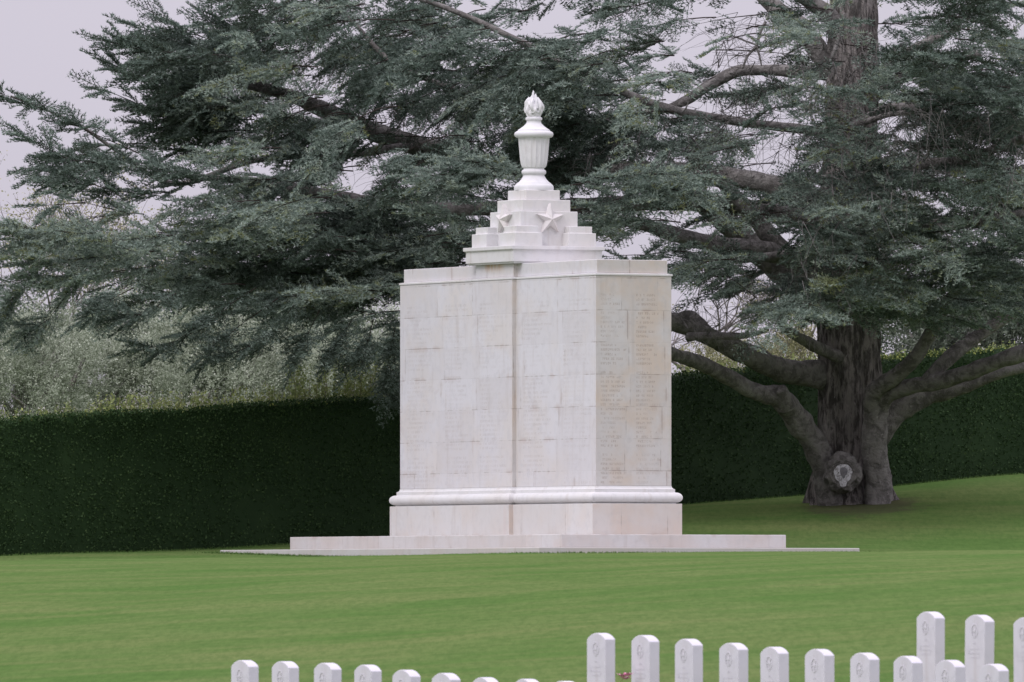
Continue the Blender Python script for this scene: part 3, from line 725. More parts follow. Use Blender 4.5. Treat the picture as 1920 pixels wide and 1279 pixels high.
# --- needle sprays
def spray_template(seed, L=0.68, dens=1.0):
    r = np.random.default_rng(seed); V = []; F = []; T = []
    def tri(a, b, c, t):
        n = len(V); V.extend([a, b, c]); F.append((n, n + 1, n + 2)); T.extend([t] * 3)
    def twig(p, d, ln, w):
        sd_ = np.cross(d, [0, 0, 1]); sd_ /= max(np.linalg.norm(sd_), 1e-6)
        q = p + d * ln; tri(p - sd_ * w, p + sd_ * w, q, -1.0)
        tri(p - np.array([0, 0, w]), p + np.array([0, 0, w]), q, -1.0)
        sh = r.normal(0, .16); n = max(2, int(ln / 0.046 * dens))
        for i in range(n):
            c = p + d * ln * (i + 0.5 + r.uniform(-.3, .3)) / n
            tt = np.clip(r.normal(0.5, 0.06) + sh, 0.02, 0.95)
            for k in range(4):
                a = r.uniform(0, 2 * np.pi); e = r.uniform(-0.15, 1.1)
                v = np.array([np.cos(a) * np.cos(e), np.sin(a) * np.cos(e), np.sin(e)]); v = v + d * 0.75
                v /= np.linalg.norm(v); ln2 = r.uniform(0.05, 0.085)
                s_ = np.cross(v, r.normal(size=3)); s_ /= np.linalg.norm(s_); s_ *= r.uniform(0.006, 0.012)
                tri(c - s_ , c + s_, c + v * ln2, tt)
    d0 = np.array([1.0, 0, 0]); nn = 7
    twig(np.zeros(3), d0, L, 0.006)
    for i in range(nn):
        t = (i + 0.6) / nn; p = np.array([L * t, 0, 0.03 * np.sin(t * 3)])
        for s_ in (-1, 1):
            a = s_ * r.uniform(0.7, 1.05); ln = L * (0.50 * (1 - t) ** 0.8 + 0.10) * r.uniform(0.7, 1.15)
            d = np.array([np.cos(a), np.sin(a), r.uniform(-.22, .12)]); d /= np.linalg.norm(d)
            twig(p, d, ln, 0.004)
    return np.array(V), np.array(F), np.array(T)
TEMPL = [spray_template(100 + i) for i in range(6)]
print("spray tris", [len(t[1]) for t in TEMPL])

def basis(d, up):
    """d (n,3), up (n,3) -> rotation matrices with columns x=d, y, z"""
    d = d / np.linalg.norm(d, axis=1, keepdims=True)
    y = np.cross(up, d); y /= np.maximum(np.linalg.norm(y, axis=1, keepdims=True), 1e-6)
    z = np.cross(d, y)
    return np.stack([d, y, z], -1)
def build_sprays(pos, dr, scale, tint, templ=TEMPL, r=rng, roll=0.35):
    pos = np.array(pos); dr = np.array(dr); scale = np.array(scale); tint = np.array(tint); n = len(pos)
    up = np.tile([0, 0, 1.0], (n, 1)) + r.normal(0, roll, (n, 3)); B = basis(dr, up)
    kind = r.integers(0, len(templ), n); Vs, Fs, Ts = [], [], []; off = 0
    for k, (tv, tf, tt) in enumerate(templ):
        m = kind == k; c = int(m.sum())
        if not c: continue
        v = np.einsum('nij,vj->nvi', B[m], tv) * scale[m][:, None, None] + pos[m][:, None, :]
        Vs.append(v.reshape(-1, 3)); Fs.append((tf[None] + (np.arange(c) * len(tv))[:, None, None] + off).reshape(-1, 3))
        t = tt[None] + tint[m][:, None]; t = np.where(tt[None] < -0.5, -1.0, np.clip(t, 0, 1)); Ts.append(t.ravel()); off += c * len(tv)
    return np.concatenate(Vs), np.concatenate(Fs), np.concatenate(Ts)

class Foliage:
    def __init__(s): s.pos = []; s.dir = []; s.sc = []; s.ti = []; s.tw = []
    def plate(s, p0, d, L, width, tint, droop=0.25, curl=0.0, dens=1.0, gaps=None):
        """a flat bough: axis from p0 along d, side shoots both ways, sprays on every shoot"""
        p0 = np.array(p0, float); d = np.array(d, float); d /= np.linalg.norm(d)
        side = np.cross(d, [0, 0, 1.0]); side /= max(np.linalg.norm(side), 1e-6)
        ax = [p0 + d * L * t + np.array([0, 0, -droop * L * t * t + curl * L * t ** 3]) for t in np.linspace(0, 1, 6)]
        s.tw.append((ax, 0.013))
        n = max(3, int(L / 0.30 * dens))
        for i in range(n):
            t = (i + random.random()) / n; c = p0 + d * L * t + np.array([0, 0, -droop * L * t * t + curl * L * t ** 3])
            tang = d + np.array([0, 0, -2 * droop * t + 3 * curl * t * t])
            for sg in (-1, 1):
                ln = width * (1 - t) ** 0.6 * random.uniform(0.55, 1.1) + 0.12
                dd = tang * random.uniform(0.55, 0.9) + side * sg * random.uniform(0.6, 1.0) + np.array([0, 0, random.uniform(-.32, .10)]); dd /= np.linalg.norm(dd)
                m = max(1, int(ln / 0.32))
                if ln > 0.5: s.tw.append(([c, c + dd * ln * 0.5 + np.array([0, 0, .02]), c + dd * ln * .92], 0.007))
                for j in range(m):
                    q = c + dd * ln * (j + random.random() * .6) / m + np.array([0, 0, -0.10 * ((j + .5) / m) ** 2 * ln])
                    if gaps is not None and gaps(q): continue
                    e = dd + np.array([random.gauss(0, .28), random.gauss(0, .28), random.gauss(-.10, .20)])
                    s.pos.append(q); s.dir.append(e); s.sc.append(random.uniform(0.65, 1.15)); s.ti.append(tint + random.gauss(0, .07))
            if random.random() < 0.5:
                if gaps is not None and gaps(c): continue
                s.pos.append(c); s.dir.append(tang + np.array([random.gauss(0, .2), random.gauss(0, .2), random.uniform(0.1, 0.7)])); s.sc.append(random.uniform(.6, .95)); s.ti.append(tint)
        s.pos.append(ax[-1]); s.dir.append(ax[-1] - ax[-2]); s.sc.append(0.95); s.ti.append(tint)
    def build(s, name, mat, parent):
        V, F, T = build_sprays(s.pos, s.dir, s.sc, s.ti)
        # supporting twigs as four-sided tubes, same mesh
        tv, tf = [], []; off = len(V)
        for ax, r0 in s.tw:
            n = len(ax)
            for i, c in enumerate(ax):
                r = r0 * (1 - 0.75 * i / (n - 1))
                for k in range(4): tv.append((c[0] + r * (1, 0, -1, 0)[k] * .7, c[1] + r * (1, 0, -1, 0)[k] * .7, c[2] + r * (0, 1, 0, -1)[k]))
            for i in range(n - 1):
                for k in range(4):
                    a = off + i * 4 + k; b = off + i * 4 + (k + 1) % 4; tf.append((a, b, b + 4)); tf.append((a, b + 4, a + 4))
            off += 4 * n
        V = np.concatenate([V, np.array(tv)]); F = np.concatenate([F, np.array(tf)]); T = np.concatenate([T, -np.ones(len(tv))])
        print(name, "sprays", len(s.pos), "tris", len(F))
        return link_mesh(name, np_mesh(name, V, F, T), mat, parent)

def in_poly(x, y, poly):
    c = False; j = len(poly) - 1
    for i in range(len(poly)):
        xi, yi = poly[i]; xj, yj = poly[j]
        if (yi > y) != (yj > y) and x < (xj - xi) * (y - yi) / (yj - yi) + xi: c = not c
        j = i
    return c
OUT_L = [(430, -60), (470, 30), (420, 60), (330, 45), (290, 60), (235, 95), (255, 150), (230, 185), (300, 215), (310, 260), (345, 300), (395, 325), (360, 345), (250, 290), (170, 255), (110, 240), (50, 205), (70, 290), (110, 350), (95, 410), (-40, 430), (-40, 560), (60, 570), (150, 545), (210, 530), (290, 590), (400, 585), (560, 585), (640, 600), (700, 625), (745, 690), (800, 690), (1262, 640), (1262, 520), (1400, 520), (1440, 590), (1560, 580), (1650, 570), (1800, 590), (1960, 560), (2000, -60)]
GAPS = [(235, 258, 48, 15), (300, 283, 52, 17), (355, 308, 38, 11), (205, 222, 34, 20), (125, 195, 34, 9), (175, 398, 46, 20), (110, 368, 30, 10), (60, 225, 26, 8), (240, 180, 22, 7), (300, 225, 26, 7), (380, 60, 26, 8), (520, 20, 30, 9), (690, 50, 50, 16), (560, 150, 18, 7), (880, 120, 16, 8), (950, 40, 20, 8), (1130, 150, 14, 9), (480, 215, 14, 7), (420, 300, 20, 8), (680, 300, 22, 8), (250, 545, 22, 16), (470, 600, 22, 20), (600, 610, 20, 14), (735, 55, 45, 12), (640, 200, 90, 18), (790, 236, 85, 30), (1045, 60, 45, 12), (1060, 110, 40, 12), (1370, 85, 85, 50), (1420, 20, 45, 25), (1320, 40, 40, 22), (1650, 145, 22, 18), (1505, 265, 32, 34), (1440, 240, 60, 28), (1700, 150, 25, 16), (1660, 290, 16, 26), (1230, 292, 36, 8), (1385, 305, 38, 10), (540, 32, 26, 12), (530, 78, 30, 7), (300, 385, 26, 10), (1345, 590, 70, 42), (1300, 555, 50, 22), (150, 390, 30, 16), (345, 300, 30, 10), (1590, 660, 70, 70), (830, 70, 26, 9), (930, 285, 16, 12), (1190, 60, 30, 10), (1300, 470, 28, 8), (1600, 110, 22, 40), (1590, 240, 18, 35), (90, 560, 30, 26)]
def px_of(q):
    x, y, z = q[0] + CB.x, q[1] + CB.y, q[2] + CB.z
    return 960 + FPX * x / y, HOR - FPX * (z - EYE) / y
def gapf(q, soft=0.93):
    x, y = px_of(q)
    for gx, gy, rx, ry in GAPS:
        if ((x - gx) / rx) ** 2 + ((y - gy) / ry) ** 2 < 1.35 and random.random() < soft: return True
    return False
fol = Foliage()
def bough(pts, width, tint, droop=0.0, dens=1.0, side_len=None, gaps=gapf):
    """curved bough given by photo points (px, py, D) running to its tip: plates follow the curve"""
    Q = [np.array(W(*p)) for p in pts]
    for i in range(len(Q) - 1):
        v = Q[i + 1] - Q[i]; L = np.linalg.norm(v)
        last = i == len(Q) - 2
        fol.plate(Q[i], v, L * (1.0 if last else 1.15), width * (1.0 if not last else 0.8), tint, droop if last else 0, 0, dens, gaps)

# hero boughs along the outline at the left
hero = [
 ([(360, 350, 211), (255, 285, 210.8), (170, 248, 210.5), (85, 205, 210.3), (5, 177, 210)], .55, -.10),
 ([(350, 345, 211), (240, 310, 210.5), (130, 300, 210), (45, 255, 209.8)], .55, -.06),
 ([(330, 360, 211), (220, 360, 210.5), (140, 335, 210), (80, 330, 209.8)], .5, -.05),
 ([(470, 150, 213.5), (380, 130, 213), (290, 100, 212.8), (204, 78, 212.5)], .5, -.15),
 ([(450, 90, 213.5), (380, 70, 213), (300, 30, 213)], .45, -.15),
 ([(400, 110, 213.5), (320, 75, 213.2), (258, 52, 213)], .4, -.12),
 ([(450, 200, 213.5), (350, 170, 213), (275, 150, 213), (212, 122, 213)], .5, -.15),
 ([(440, 235, 213.5), (350, 215, 213), (270, 200, 213), (192, 166, 213)], .45, -.12),
 ([(460, 260, 213.5), (380, 250, 213), (310, 240, 213), (284, 236, 213)], .5, -.2),
 ([(470, 290, 213), (380, 285, 213), (285, 279, 213)], .35, -.2),
 ([(560, 60, 214), (480, 25, 214), (415, -5, 214)], .5, -.05),
 ([(520, 100, 214), (450, 60, 214), (395, 42, 214)], .5, -.1),
 ([(560, 330, 210), (450, 335, 210), (360, 325, 210), (300, 318, 210)], .5, 0),
 ([(240, 400, 210), (160, 380, 209.7), (90, 385, 209.5)], .4, 0),
 # bluish near boughs at the far left
 ([(330, 440, 207.5), (230, 450, 207), (120, 455, 206.5), (0, 440, 206), (-60, 430, 206)], .75, .17),
 ([(300, 470, 207.5), (200, 480, 207), (100, 490, 206.5), (0, 480, 206)], .7, .15),
 ([(280, 500, 207.5), (180, 515, 207), (90, 520, 206.5), (0, 530, 206.3), (-60, 560, 206)], .6, .12),
 ([(250, 470, 206.5), (170, 440, 206.3), (80, 430, 206), (0, 425, 206)], .5, .20),
 ([(160, 520, 207), (120, 560, 207), (90, 600, 207), (60, 618, 207)], .25, .05),
 ([(60, 520, 207), (30, 560, 207), (5, 600, 207)], .3, .10),
 # drooping tips above the hedge
 ([(480, 540, 209), (400, 590, 209), (330, 640, 209), (270, 655, 209)], .28, -.1),
 ([(520, 560, 209), (450, 610, 209), (400, 655, 209)], .28, -.12),
 ([(560, 560, 209), (530, 600, 209), (490, 640, 209), (420, 670, 209)], .28, -.08),
 ([(600, 580, 209), (580, 620, 209), (562, 662, 209)], .28, -.12),
 ([(660, 600, 209), (640, 630, 209), (628, 655, 209)], .25, -.12),
 ([(700, 600, 209), (690, 640, 209), (672, 665, 209)], .3, -.12),
 ([(740, 620, 210), (730, 670, 210), (722, 705, 210)], .3, -.12),
 ([(780, 640, 210.5), (765, 690, 210.5), (745, 735, 210.5)], .35, -.14),
 ([(250, 540, 209), (210, 560, 209), (170, 590, 209)], .3, -.05),
 ([(330, 550, 209), (270, 590, 209), (225, 590, 209)], .25, -.08),
 # pale layered shelves beside the memorial's top
 ([(1020, 345, 209), (960, 325, 208.5), (900, 305, 208), (850, 300, 208)], .6, .20),
 ([(960, 380, 209), (900, 370, 208.5), (820, 352, 208)], .7, .17),
 ([(960, 420, 209), (890, 415, 208.5), (800, 400, 208)], .6, .12),
 ([(940, 330, 208), (870, 325, 207.8), (790, 330, 207.5)], .6, .15),
 ([(1060, 350, 209), (1130, 335, 208.5), (1210, 325, 208), (1290, 330, 208)], .7, .16),
 ([(1060, 400, 209), (1150, 375, 208.5), (1250, 365, 208)], .6, .10),
 ([(1150, 340, 209), (1230, 345, 208.5), (1310, 370, 208)], .6, .16),
 ([(1400, 500, 212), (1330, 490, 212), (1260, 500, 212)], .6, .14),
 ([(1200, 480, 212), (1260, 470, 211.5), (1330, 475, 211.5)], .5, .12),
 ([(1420, 560, 211), (1370, 520, 211), (1290, 515, 211)], .4, .12),
 # foliage hanging in front of the trunk and to the right
 ([(1560, 480, 213), (1500, 520, 212.5), (1440, 565, 212), (1415, 615, 212)], .28, .14),
 ([(1580, 520, 212.5), (1530, 540, 212), (1490, 560, 212)], .3, .12),
 ([(1560, 560, 212.5), (1600, 570, 212), (1625, 600, 211.8)], .35, .1),
 ([(1620, 500, 213), (1700, 530, 212), (1790, 560, 211.5), (1880, 575, 211)], .6, .18),
 ([(1640, 480, 213), (1740, 500, 212), (1850, 530, 211.5), (1950, 540, 211)], .6, .16),
 ([(1640, 540, 213), (1710, 570, 212), (1800, 600, 211.5)], .45, .12),
 ([(1700, 470, 213), (1800, 470, 212), (1900, 480, 211)], .6, .05),
 ([(1600, 410, 213.5), (1700, 400, 212.5), (1820, 410, 212), (1950, 430, 211)], .6, .08),
 ([(1600, 330, 213.5), (1720, 340, 212.5), (1850, 350, 212), (1950, 360, 211)], .6, .10),
]
for pts, w, t in hero: bough(pts, w, t + (.07 if pts[0][2] < 209.9 and pts[0][0] < 340 else .02), dens=1.35)

# the mass of the crown: layered plates filling the outline
rp = random.Random(5)
def fill(n, poly, D0, D1, ti, bx, Lr=(1.1, 2.1), wr=(0.45, 0.95)):
    k = 0; tries = 0
    xs_ = [p[0] for p in poly]; ys_ = [p[1] for p in poly]
    while k < n and tries < n * 30:
        tries += 1
        px = rp.uniform(min(xs_), max(xs_)); py = rp.uniform(min(ys_), max(ys_))
        if not in_poly(px, py, poly): continue
        D = rp.uniform(D0, D1); q = np.array(W(px, py, D))
        out = np.array([q[0] - 0.0, (q[1] + 0) * 0.6, 0.0]); out[0] += rp.gauss(0, 1.5); out[1] += rp.gauss(0, 2.0)
        out /= max(np.linalg.norm(out), 1e-6)
        L = rp.uniform(*Lr); tip = q + out * L
        tx, ty = px_of(tip)
        if not in_poly(tx, ty, poly): L *= 0.5; tip = q + out * L; tx, ty = px_of(tip)
        if not in_poly(tx, ty, poly): continue
        tint = ti + bx(px, py) + rp.gauss(0, 0.21)
        if rp.random() < 0.10: tint = 0.40
        tint = min(max(tint, -.42), .26) if tint < .5 else tint
        fol.plate(q, out + np.array([0, 0, rp.uniform(-.05, .16)]), L, rp.uniform(*wr), tint, droop=rp.uniform(.05, .30) + (rp.uniform(.1, .5) if (py < 330 and 560 < px < 1300) else 0), dens=1.0, gaps=gapf)
        k += 1
def tb(px, py):
    t = -0.01
    if py < 300 and px < 1250: t -= 0.04
    if 300 < py < 480 and px < 1300: t += 0.06
    if px > 1550 and 300 < py < 620: t += 0.10
    if px > 1680 and py < 280: t -= 0.12
    if px < 330 and py > 400: t += 0.12
    return t
UPPER = [p for p in OUT_L]
fill(250, UPPER, 209, 221, 0.0, tb)
# extra density where the photograph is closed
fill(55, [(560, 60), (1250, 60), (1250, 330), (1000, 300), (950, 190), (700, 165)], 211, 216, 0.0, tb)
fill(42, [(380, 340), (760, 330), (760, 620), (560, 565), (330, 530)], 209, 214, 0.0, tb)
fill(70, [(1670, -60), (1990, -60), (1990, 560), (1650, 560), (1680, 250)], 210, 217, 0.0, tb)
fill(30, [(240, 60), (560, 60), (620, 260), (340, 260)], 212, 216, 0.0, tb)
fill(34, [(600, 400), (900, 400), (900, 520), (760, 540), (600, 520)], 211, 216, -0.05, tb)
fill(36, [(1480, 300), (1680, 300), (1690, 580), (1450, 570)], 210.5, 214.5, 0.08, tb, wr=(.3, .6))
fill(16, [(1510, 20), (1680, 20), (1690, 330), (1500, 330)], 210.5, 213, 0.10, tb, Lr=(.8, 1.4), wr=(.25, .5))
fill(12, [(430, 110), (640, 180), (760, 250), (620, 260), (430, 180)], 211, 213, 0.0, tb, Lr=(.8, 1.5), wr=(.3, .55))
fill(14, [(840, -20), (960, 20), (1260, 180), (1240, 240), (1060, 190), (850, 60)], 210.5, 212.5, 0.05, tb, Lr=(.8, 1.5), wr=(.3, .55))
fill(20, [(460, -60), (900, -60), (900, 60), (480, 60)], 212, 216, 0.0, tb)
crown = fol.build("crown", M_CEDAR, cedar)

# bare hanging twigs in the crown
def bare_twigs(n, boxes, parent, mat):
    V = []; F = []
    for _ in range(n):
        x0, y0, x1, y1, D0, D1 = rp.choice(boxes); p = np.array(W(rp.uniform(x0, x1), rp.uniform(y0, y1), rp.uniform(D0, D1)))
        d = np.array([rp.gauss(0, 1), rp.gauss(0, .6), rp.gauss(-.5, .7)]); d /= np.linalg.norm(d)
        for b in range(rp.randint(2, 4)):
            q = p.copy(); e = d + np.array([rp.gauss(0, .4)] * 3) ; r = rp.uniform(.004, .010); steps = 7
            for i in range(steps):
                e = e + np.array([rp.gauss(0, .25), rp.gauss(0, .25), rp.gauss(-.04, .2)]); e /= np.linalg.norm(e); q2 = q + e * rp.uniform(.10, .2); r2 = r * .82
                n0 = len(V)
                for c, rr in ((q, r), (q2, r2)):
                    V.extend([(c[0] - rr, c[1], c[2]), (c[0] + rr, c[1] + rr, c[2]), (c[0], c[1] - rr, c[2] + rr * 1.2)])
                for k in range(3): F.append((n0 + k, n0 + (k + 1) % 3, n0 + 3 + (k + 1) % 3, n0 + 3 + k))
                q, r = q2, r2
    return link_mesh("twigs", np_mesh("twigs", np.array(V), np.array(F)), mat, parent)
bare_twigs(760, [(700, 180, 900, 330, 211, 217), (1180, 180, 1560, 400, 210, 216), (1500, 60, 1760, 420, 209, 214), (1640, 200, 1940, 330, 209, 212), (1050, 200, 1350, 330, 210, 216), (400, 100, 700, 280, 212, 216), (1330, 20, 1560, 250, 210, 216), (1280, 450, 1560, 620, 210, 214), (1500, 60, 1700, 560, 208.5, 212), (1640, 180, 1940, 420, 208, 212)], cedar, M_TWIG)['kind'] = 'stuff'

# ------------------------------------------------------------------ hedge
def hedge():
    x0, x1 = -17.0, 17.0
    root = empty("hedge", (0, float(hedge_D(0.0)), float(hedge_z(0.0)))); tag(root, "long dark green clipped hedge running behind the memorial and the cedar", 'hedge')
    RB = np.array(root.location); Xs = np.arange(x0, x1 + .01, 0.25); th = 1.5
    V = []
    for X in Xs:
        D = float(hedge_D(X)); z = float(hedge_z(X)); n = np.array([0.65, -0.76]); hh = float(hedge_h(X))
        for (o_, zz) in ((0.03, -0.3), (0.05, 0.6), (0.0, hh * .9), (-0.05, hh - 0.05), (-th + .05, hh - 0.05), (-th, hh * .9), (-th, -0.3)):
            j = 0.03 * noise.noise((X * 2.0, zz * 2, o_)); V.append((X - RB[0], D - (o_ + j) - RB[1], z + zz - RB[2] + j))
    k = 7; m = len(Xs); F = [(i * k + a, (i + 1) * k + a, (i + 1) * k + a + 1, i * k + a + 1) for i in range(m - 1) for a in range(k - 1)]
    F += [(0, 1, 5, 6), (1, 2, 3, 5), ((m - 1) * k, (m - 1) * k + 1, (m - 1) * k + 5, (m - 1) * k + 6)]
    me = np_mesh("branches", np.array(V), np.array(F), np.full(len(V), 0.0)); link_mesh("inner_growth", me, M_HEDGE, root)
    r = np.random.default_rng(3); n = 150000
    X = r.uniform(x0, x1, n); zz = r.uniform(-0.05, 2.5, n); top = r.random(n) < 0.22
    zz = np.where(top, 2.44 + r.normal(0, 0.035, n), zz); rel = hedge_h(X) / 2.48
    dep = np.where(top, r.uniform(-1.45, 0.06, n), r.uniform(-0.05, 0.10, n))
    X0 = X.copy(); lump = np.array([0.07 * noise.noise((a * 0.9, b * 0.9, 0)) + 0.03 * noise.noise((a * 5, b * 5, 3)) for a, b in zip(X, zz)])
    D = hedge_D(X) - dep - lump; Z = hedge_z(X) + zz * rel + np.where(top, lump, 0)
    c = np.stack([X, D, Z], -1) - RB
    a = r.normal(size=(n, 3)); a[:, 1] *= 0.8; a /= np.linalg.norm(a, axis=1, keepdims=True); b = r.normal(size=(n, 3)); b -= (a * b).sum(1, keepdims=True) * a; b /= np.linalg.norm(b, axis=1, keepdims=True)
    L = r.uniform(0.028, 0.05, n)[:, None]; w = L * 0.5
    VV = np.stack([c - a * L * .6, c + b * w * .8, c + a * L * .6, c - b * w * .8], 1).reshape(-1, 3)
    t = np.clip(r.normal(0.30, 0.15, n), 0, .6); fresh = (zz > 2.40) & (r.random(n) < np.where(X > 5.5, 0.55, 0.05)); t = np.where(fresh, r.uniform(.85, 1, n), t)
    t = np.where((zz < 2.3) & (r.random(n) < .0), .86, t)
    link_mesh("leaves", np_mesh("leaves", VV, np.arange(4 * n).reshape(n, 4), np.repeat(t, 4)), M_HEDGE, root)
hedge()

# ------------------------------------------------------------------ trees behind the hedge
def crown_leaves(r, blobs, n, L, tint=0.5, sd_=0.34, shell=0.55):
    """leaves in small sprigs scattered through lumpy ellipsoids"""
    w = np.array([b[3] * b[4] * b[5] for b in blobs]) ** 0.7; w /= w.sum(); per = 9; m = n // per
    mc = m // 9; m = mc * 9
    k = r.choice(len(blobs), mc, p=w); B = np.array([b[:6] for b in blobs])[k]
    d = r.normal(size=(mc, 3)); d /= np.linalg.norm(d, axis=1, keepdims=True); rad = (shell + (1 - shell) * r.random(mc)) * np.where(r.random(mc) < .2, r.uniform(1, 1.15, mc), 1)
    c = B[:, :3] + d * B[:, 3:6] * rad[:, None]
    c = np.repeat(c, 9, 0) + r.normal(0, L * 1.5, (m, 3)); d = np.repeat(d, 9, 0)
    s_dir = d + r.normal(0, .6, (m, 3)) + [0, 0, .25]; s_dir /= np.linalg.norm(s_dir, axis=1, keepdims=True)
    tt = np.clip(np.repeat(r.normal(tint, sd_ * .7, mc), 9) + r.normal(0, .06, m), 0, 1)
    c = np.repeat(c, per, 0) + np.repeat(s_dir, per, 0) * (np.tile(np.arange(per), m)[:, None] * L * .42) + r.normal(0, L * .25, (m * per, 3))
    N = m * per; a = np.repeat(s_dir, per, 0) + r.normal(0, .7, (N, 3)); a /= np.linalg.norm(a, axis=1, keepdims=True)
    b = r.normal(size=(N, 3)); b -= (a * b).sum(1, keepdims=True) * a; b /= np.linalg.norm(b, axis=1, keepdims=True)
    ln = L * r.uniform(.6, 1.2, N)[:, None]
    V = np.stack([c, c + a * ln * .5 + b * ln * .2, c + a * ln, c + a * ln * .5 - b * ln * .2], 1).reshape(-1, 3)
    T = np.repeat(np.clip(np.repeat(tt, per) + r.normal(0, sd_ * .6, N), 0, 1), 4)
    return V, np.arange(4 * N).reshape(N, 4), T
def limb_set(base, targets, r0, seed):
    rr = random.Random(seed); out = []
    base = Vector(base)
    for i, t in enumerate(targets):
        t = Vector(t); fork = base + (Vector((0, 0, 1)) * (t - base).length * 0.35); fork = fork.lerp(t, 0.15) + Vector((rr.gauss(0, .1), rr.gauss(0, .1), 0))
        mid = fork.lerp(t, .5) + Vector((rr.gauss(0, .15), rr.gauss(0, .15), rr.gauss(0, .12)))
        out.append(tube_np([base, fork, mid, t], [r0, r0 * .7, r0 * .4, r0 * .12], seg=7, rough=.15, sub=3, seed=i))
    return out
def leafy_tree(name, label, cat, px, D, tops, mat, bark, n, L, group=None, tint=0.5, r0=0.16, seed=0, shell=.5):
    """tops = list of (px, py, D, rx, ry, rz in metres) crown lumps"""
    r = np.random.default_rng(seed); bx = (px - 960) / FPX * D; bz = float(ground(bx, D)) - 0.1
    root = empty(name, (bx, D, bz)); tag(root, label, cat, group)
    B0 = np.array([bx, D, bz]); blobs = []
    for (a, b, c, rx, ry, rz) in tops:
        q = np.array(P(a, b, c)) - B0; blobs.append((*q, rx, ry, rz))
    V, F, T = crown_leaves(r, blobs, n, L, tint, shell=shell)
    link_mesh("trunk", tubes_mesh("trunk", limb_set((0, 0, 0), [(b[0], b[1], b[2]) for b in blobs] + [(b[0] + b[3] * .6, b[1], b[2] + b[5] * .5) for b in blobs], r0, seed)), bark, root, smooth=True)
    link_mesh("crown", np_mesh("crown", V, F, T), mat, root)
    return root
OG = "olive trees behind the hedge"
leafy_tree("olive_tree", "grey green olive tree at the left edge of the photo behind the hedge", 'tree', 40, 226, [(-20, 690, 226, 1.2, 1.2, .9), (60, 670, 227, 1.1, 1.2, .8), (110, 700, 226, .9, 1, .8), (20, 740, 225, 1.5, 1, .8), (0, 630, 228, .8, .9, .6), (90, 625, 228, .8, .9, .6)], M_OLIVE, M_PALEBARK, 85000, .058, OG, .42, seed=1)
leafy_tree("olive_tree", "wide grey green olive tree behind the hedge below the bluish cedar boughs", 'tree', 210, 230, [(160, 690, 230, 1.0, 1.2, .9), (230, 625, 231, 1.0, 1.2, .8), (290, 670, 230, 1.0, 1, .9), (230, 720, 229, 1.5, 1, .8)], M_OLIVE, M_PALEBARK, 85000, .058, OG, .50, seed=2)
leafy_tree("olive_tree", "grey green olive tree behind the hedge below the drooping cedar tips", 'tree', 390, 228, [(350, 680, 228, .9, 1.2, .9), (400, 630, 229, .95, 1.2, .85), (450, 690, 228, .9, 1, .9), (400, 730, 227, 1.3, 1, .7)], M_OLIVE, M_PALEBARK, 85000, .058, OG, .45, seed=3)
leafy_tree("olive_tree", "olive tree behind the hedge and the tallest weeds, with visible dark limbs", 'tree', 540, 231, [(500, 660, 231, .9, 1.2, .9), (560, 630, 232, .9, 1.2, .9), (600, 680, 231, .8, 1, .9), (530, 720, 230, 1.1, 1, .7)], M_OLIVE, M_PALEBARK, 85000, .058, OG, .50, seed=4)
leafy_tree("olive_tree", "pale olive tree behind the hedge just left of the memorial", 'tree', 680, 227, [(640, 690, 227, .8, 1.2, .8), (690, 645, 228, .85, 1.2, .8), (730, 700, 227, .8, 1, .8), (690, 740, 226, 1.1, 1, .6), (790, 690, 228, .8, .8, .8)], M_OLIVE, M_PALEBARK, 80000, .058, OG, .58, seed=5)
leafy_tree("broadleaf_tree", "dim green tree behind the hedge to the right of the cedar trunk", 'tree', 1760, 236, [(1700, 620, 236, 1.0, 1.2, .9), (1790, 600, 237, 1.1, 1.3, 1.0), (1880, 620, 236, 1.1, 1.2, .9), (1800, 680, 236, 1.6, 1.2, .7), (1960, 600, 236, 1.1, 1.2, .9)], M_FAR, M_PALEBARK, 42000, .10, None, .5, seed=6)
leafy_tree("shrub", "yellowish shrub topping the hedge between the memorial and the cedar trunk", 'shrub', 1420, 232, [(1330, 690, 232, .7, .8, .35), (1400, 685, 233, .8, .9, .45), (1470, 680, 232, .6, .8, .5), (1520, 660, 232, .5, .7, .5)], M_FRESH, M_PALEBARK, 20000, .06, None, .2, r0=.05, seed=7)

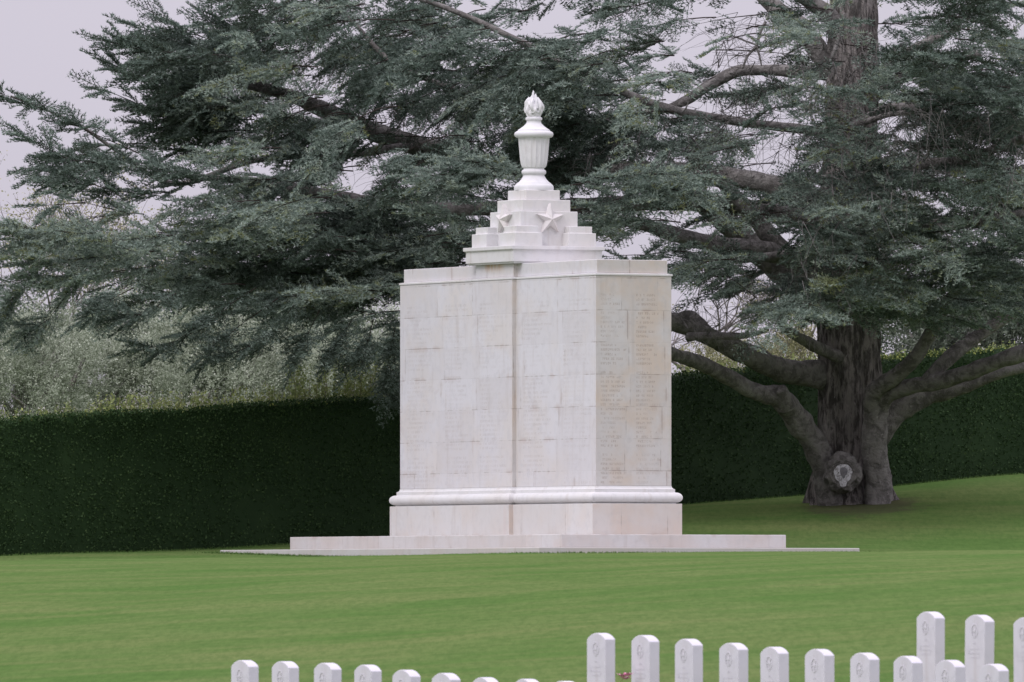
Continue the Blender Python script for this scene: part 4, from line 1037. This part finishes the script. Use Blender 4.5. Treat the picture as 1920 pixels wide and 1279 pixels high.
def bare_tree(name, label, px, D, top_py, spread, seed, leaves=0, r0=0.10, depth=6, mat=M_PALEBARK):
    rr = random.Random(seed); bx = (px - 960) / FPX * D; bz = float(ground(bx, D)) - .1
    root = empty(name, (bx, D, bz)); tag(root, label, 'tree')
    H = EYE + (HOR - top_py) / FPX * D - bz; lst = []; tips = []
    def grow(p, d, ln, r, lv):
        n = 3; pts = [p]; rs = [r]; q = p
        for i in range(n):
            d = (d + Vector((rr.gauss(0, .14), rr.gauss(0, .14), rr.gauss(.03, .08)))).normalized(); q = q + d * ln / n; pts.append(q); rs.append(r * (1 - .35 * (i + 1) / n))
        lst.append(tube_np(pts, rs, seg=5 if lv > 1 else 8, sub=2))
        if lv >= depth: tips.append(q); return
        for k in range(rr.choice([2, 2, 3])):
            e = (d + Vector((rr.gauss(0, .48) * spread, rr.gauss(0, .4), rr.gauss(.05, .25)))).normalized()
            grow(q, e, ln * rr.uniform(.68, .88), r * .62, lv + 1)
            if lv >= 3: tips.append(q)
    grow(Vector((0, 0, 0)), Vector((0.05, 0, 1)), H * .26, r0, 0)
    link_mesh("trunk", tubes_mesh("trunk", lst), mat, root, smooth=True)
    if leaves:
        r = np.random.default_rng(seed); T0 = np.array([tuple(t) for t in tips]); c = T0[r.integers(0, len(T0), leaves)] + r.normal(0, .16, (leaves, 3))
        a = r.normal(size=(leaves, 3)); a /= np.linalg.norm(a, axis=1, keepdims=True); b = np.cross(a, r.normal(size=(leaves, 3))); b /= np.linalg.norm(b, axis=1, keepdims=True); L = r.uniform(.02, .04, (leaves, 1))
        V = np.stack([c - a * L, c + b * L * .6, c + a * L, c - b * L * .6], 1).reshape(-1, 3)
        link_mesh("crown", np_mesh("crown", V, np.arange(4 * leaves).reshape(-1, 4), np.repeat(r.random(leaves), 4)), M_FRESH, root)
bare_tree("young_tree", "nearly bare tree with sparse yellow green buds at the left edge behind the cedar boughs", 20, 236, 250, 1.0, 3, leaves=2600, depth=7)
bare_tree("young_tree", "budding tree with pale branches showing between the left cedar boughs", 150, 240, 330, 1.1, 8, leaves=3500, depth=7)
bare_tree("bare_tree", "pale leafless tree seen between the memorial and the cedar trunk", 1345, 238, 500, 1.4, 12, leaves=500, depth=7)
bare_tree("bare_tree", "leafless pale tree close beside the left of the cedar trunk", 1480, 240, 520, 1.3, 21, leaves=900, depth=7)

# wild flowering weeds along the far side of the hedge
def weeds():
    r = np.random.default_rng(9); V = []; F = []; T = []
    def quad(a, b, w, t):
        n = len(V); V.extend([(a[0] - w, a[1], a[2]), (a[0] + w, a[1], a[2]), (b[0] + w * .6, b[1], b[2]), (b[0] - w * .6, b[1], b[2])]); F.append((n, n + 1, n + 2, n + 3)); T.extend([t] * 4)
    def leaf(c, L, t):
        n = len(V); a = r.normal(size=3); a /= np.linalg.norm(a); b = np.cross(a, r.normal(size=3)); b /= np.linalg.norm(b)
        V.extend([c - a * L, c + b * L * .5, c + a * L, c - b * L * .5]); F.append((n, n + 1, n + 2, n + 3)); T.extend([t] * 4)
    zones = [(0, 760, 330, .30, .8), (540, 720, 200, .9, .45), (430, 520, 70, .45, .4), (180, 400, 130, .42, .65), (1270, 1560, 160, .28, .2), (1655, 1915, 120, .2, .15)]
    for (a, b, n, hgt, white) in zones:
        for i in range(n):
            px = r.uniform(a - (40 if a == 0 else 0), b); X = (px - 960) / FPX * 214; D = float(hedge_D(X)) + r.uniform(1.35, 2.6); X = (px - 960) / FPX * D
            z0 = float(hedge_z(X)) + float(hedge_h(X)) - .28; h = .25 + hgt * r.random() ** 1.3; p = np.array([X, D, z0]); lean = r.normal(0, .12, 2)
            tipp = p + np.array([lean[0], lean[1], h]); quad(p - [0, 0, .5], tipp, .004, -1.0 if r.random() < .5 else .4)
            for k in range(int(5 + 9 * h / .5)):
                q = r.uniform(.15, 1); leaf(p + (tipp - p) * q + r.normal(0, .03, 3), r.uniform(.02, .05), r.uniform(0.15, .8))
            if r.random() < white:
                for k in range(r.integers(2, 6)): leaf(tipp + r.normal(0, .03, 3), r.uniform(.013, .024), r.uniform(.92, 1))
    o = link_mesh("wild_flowers", np_mesh("wild_flowers", np.array(V), np.array(F), np.array(T)), M_WEED)
    tag(o, "wild weeds with small white flowers rising behind the clipped hedge", 'weeds', kind='stuff')
weeds()
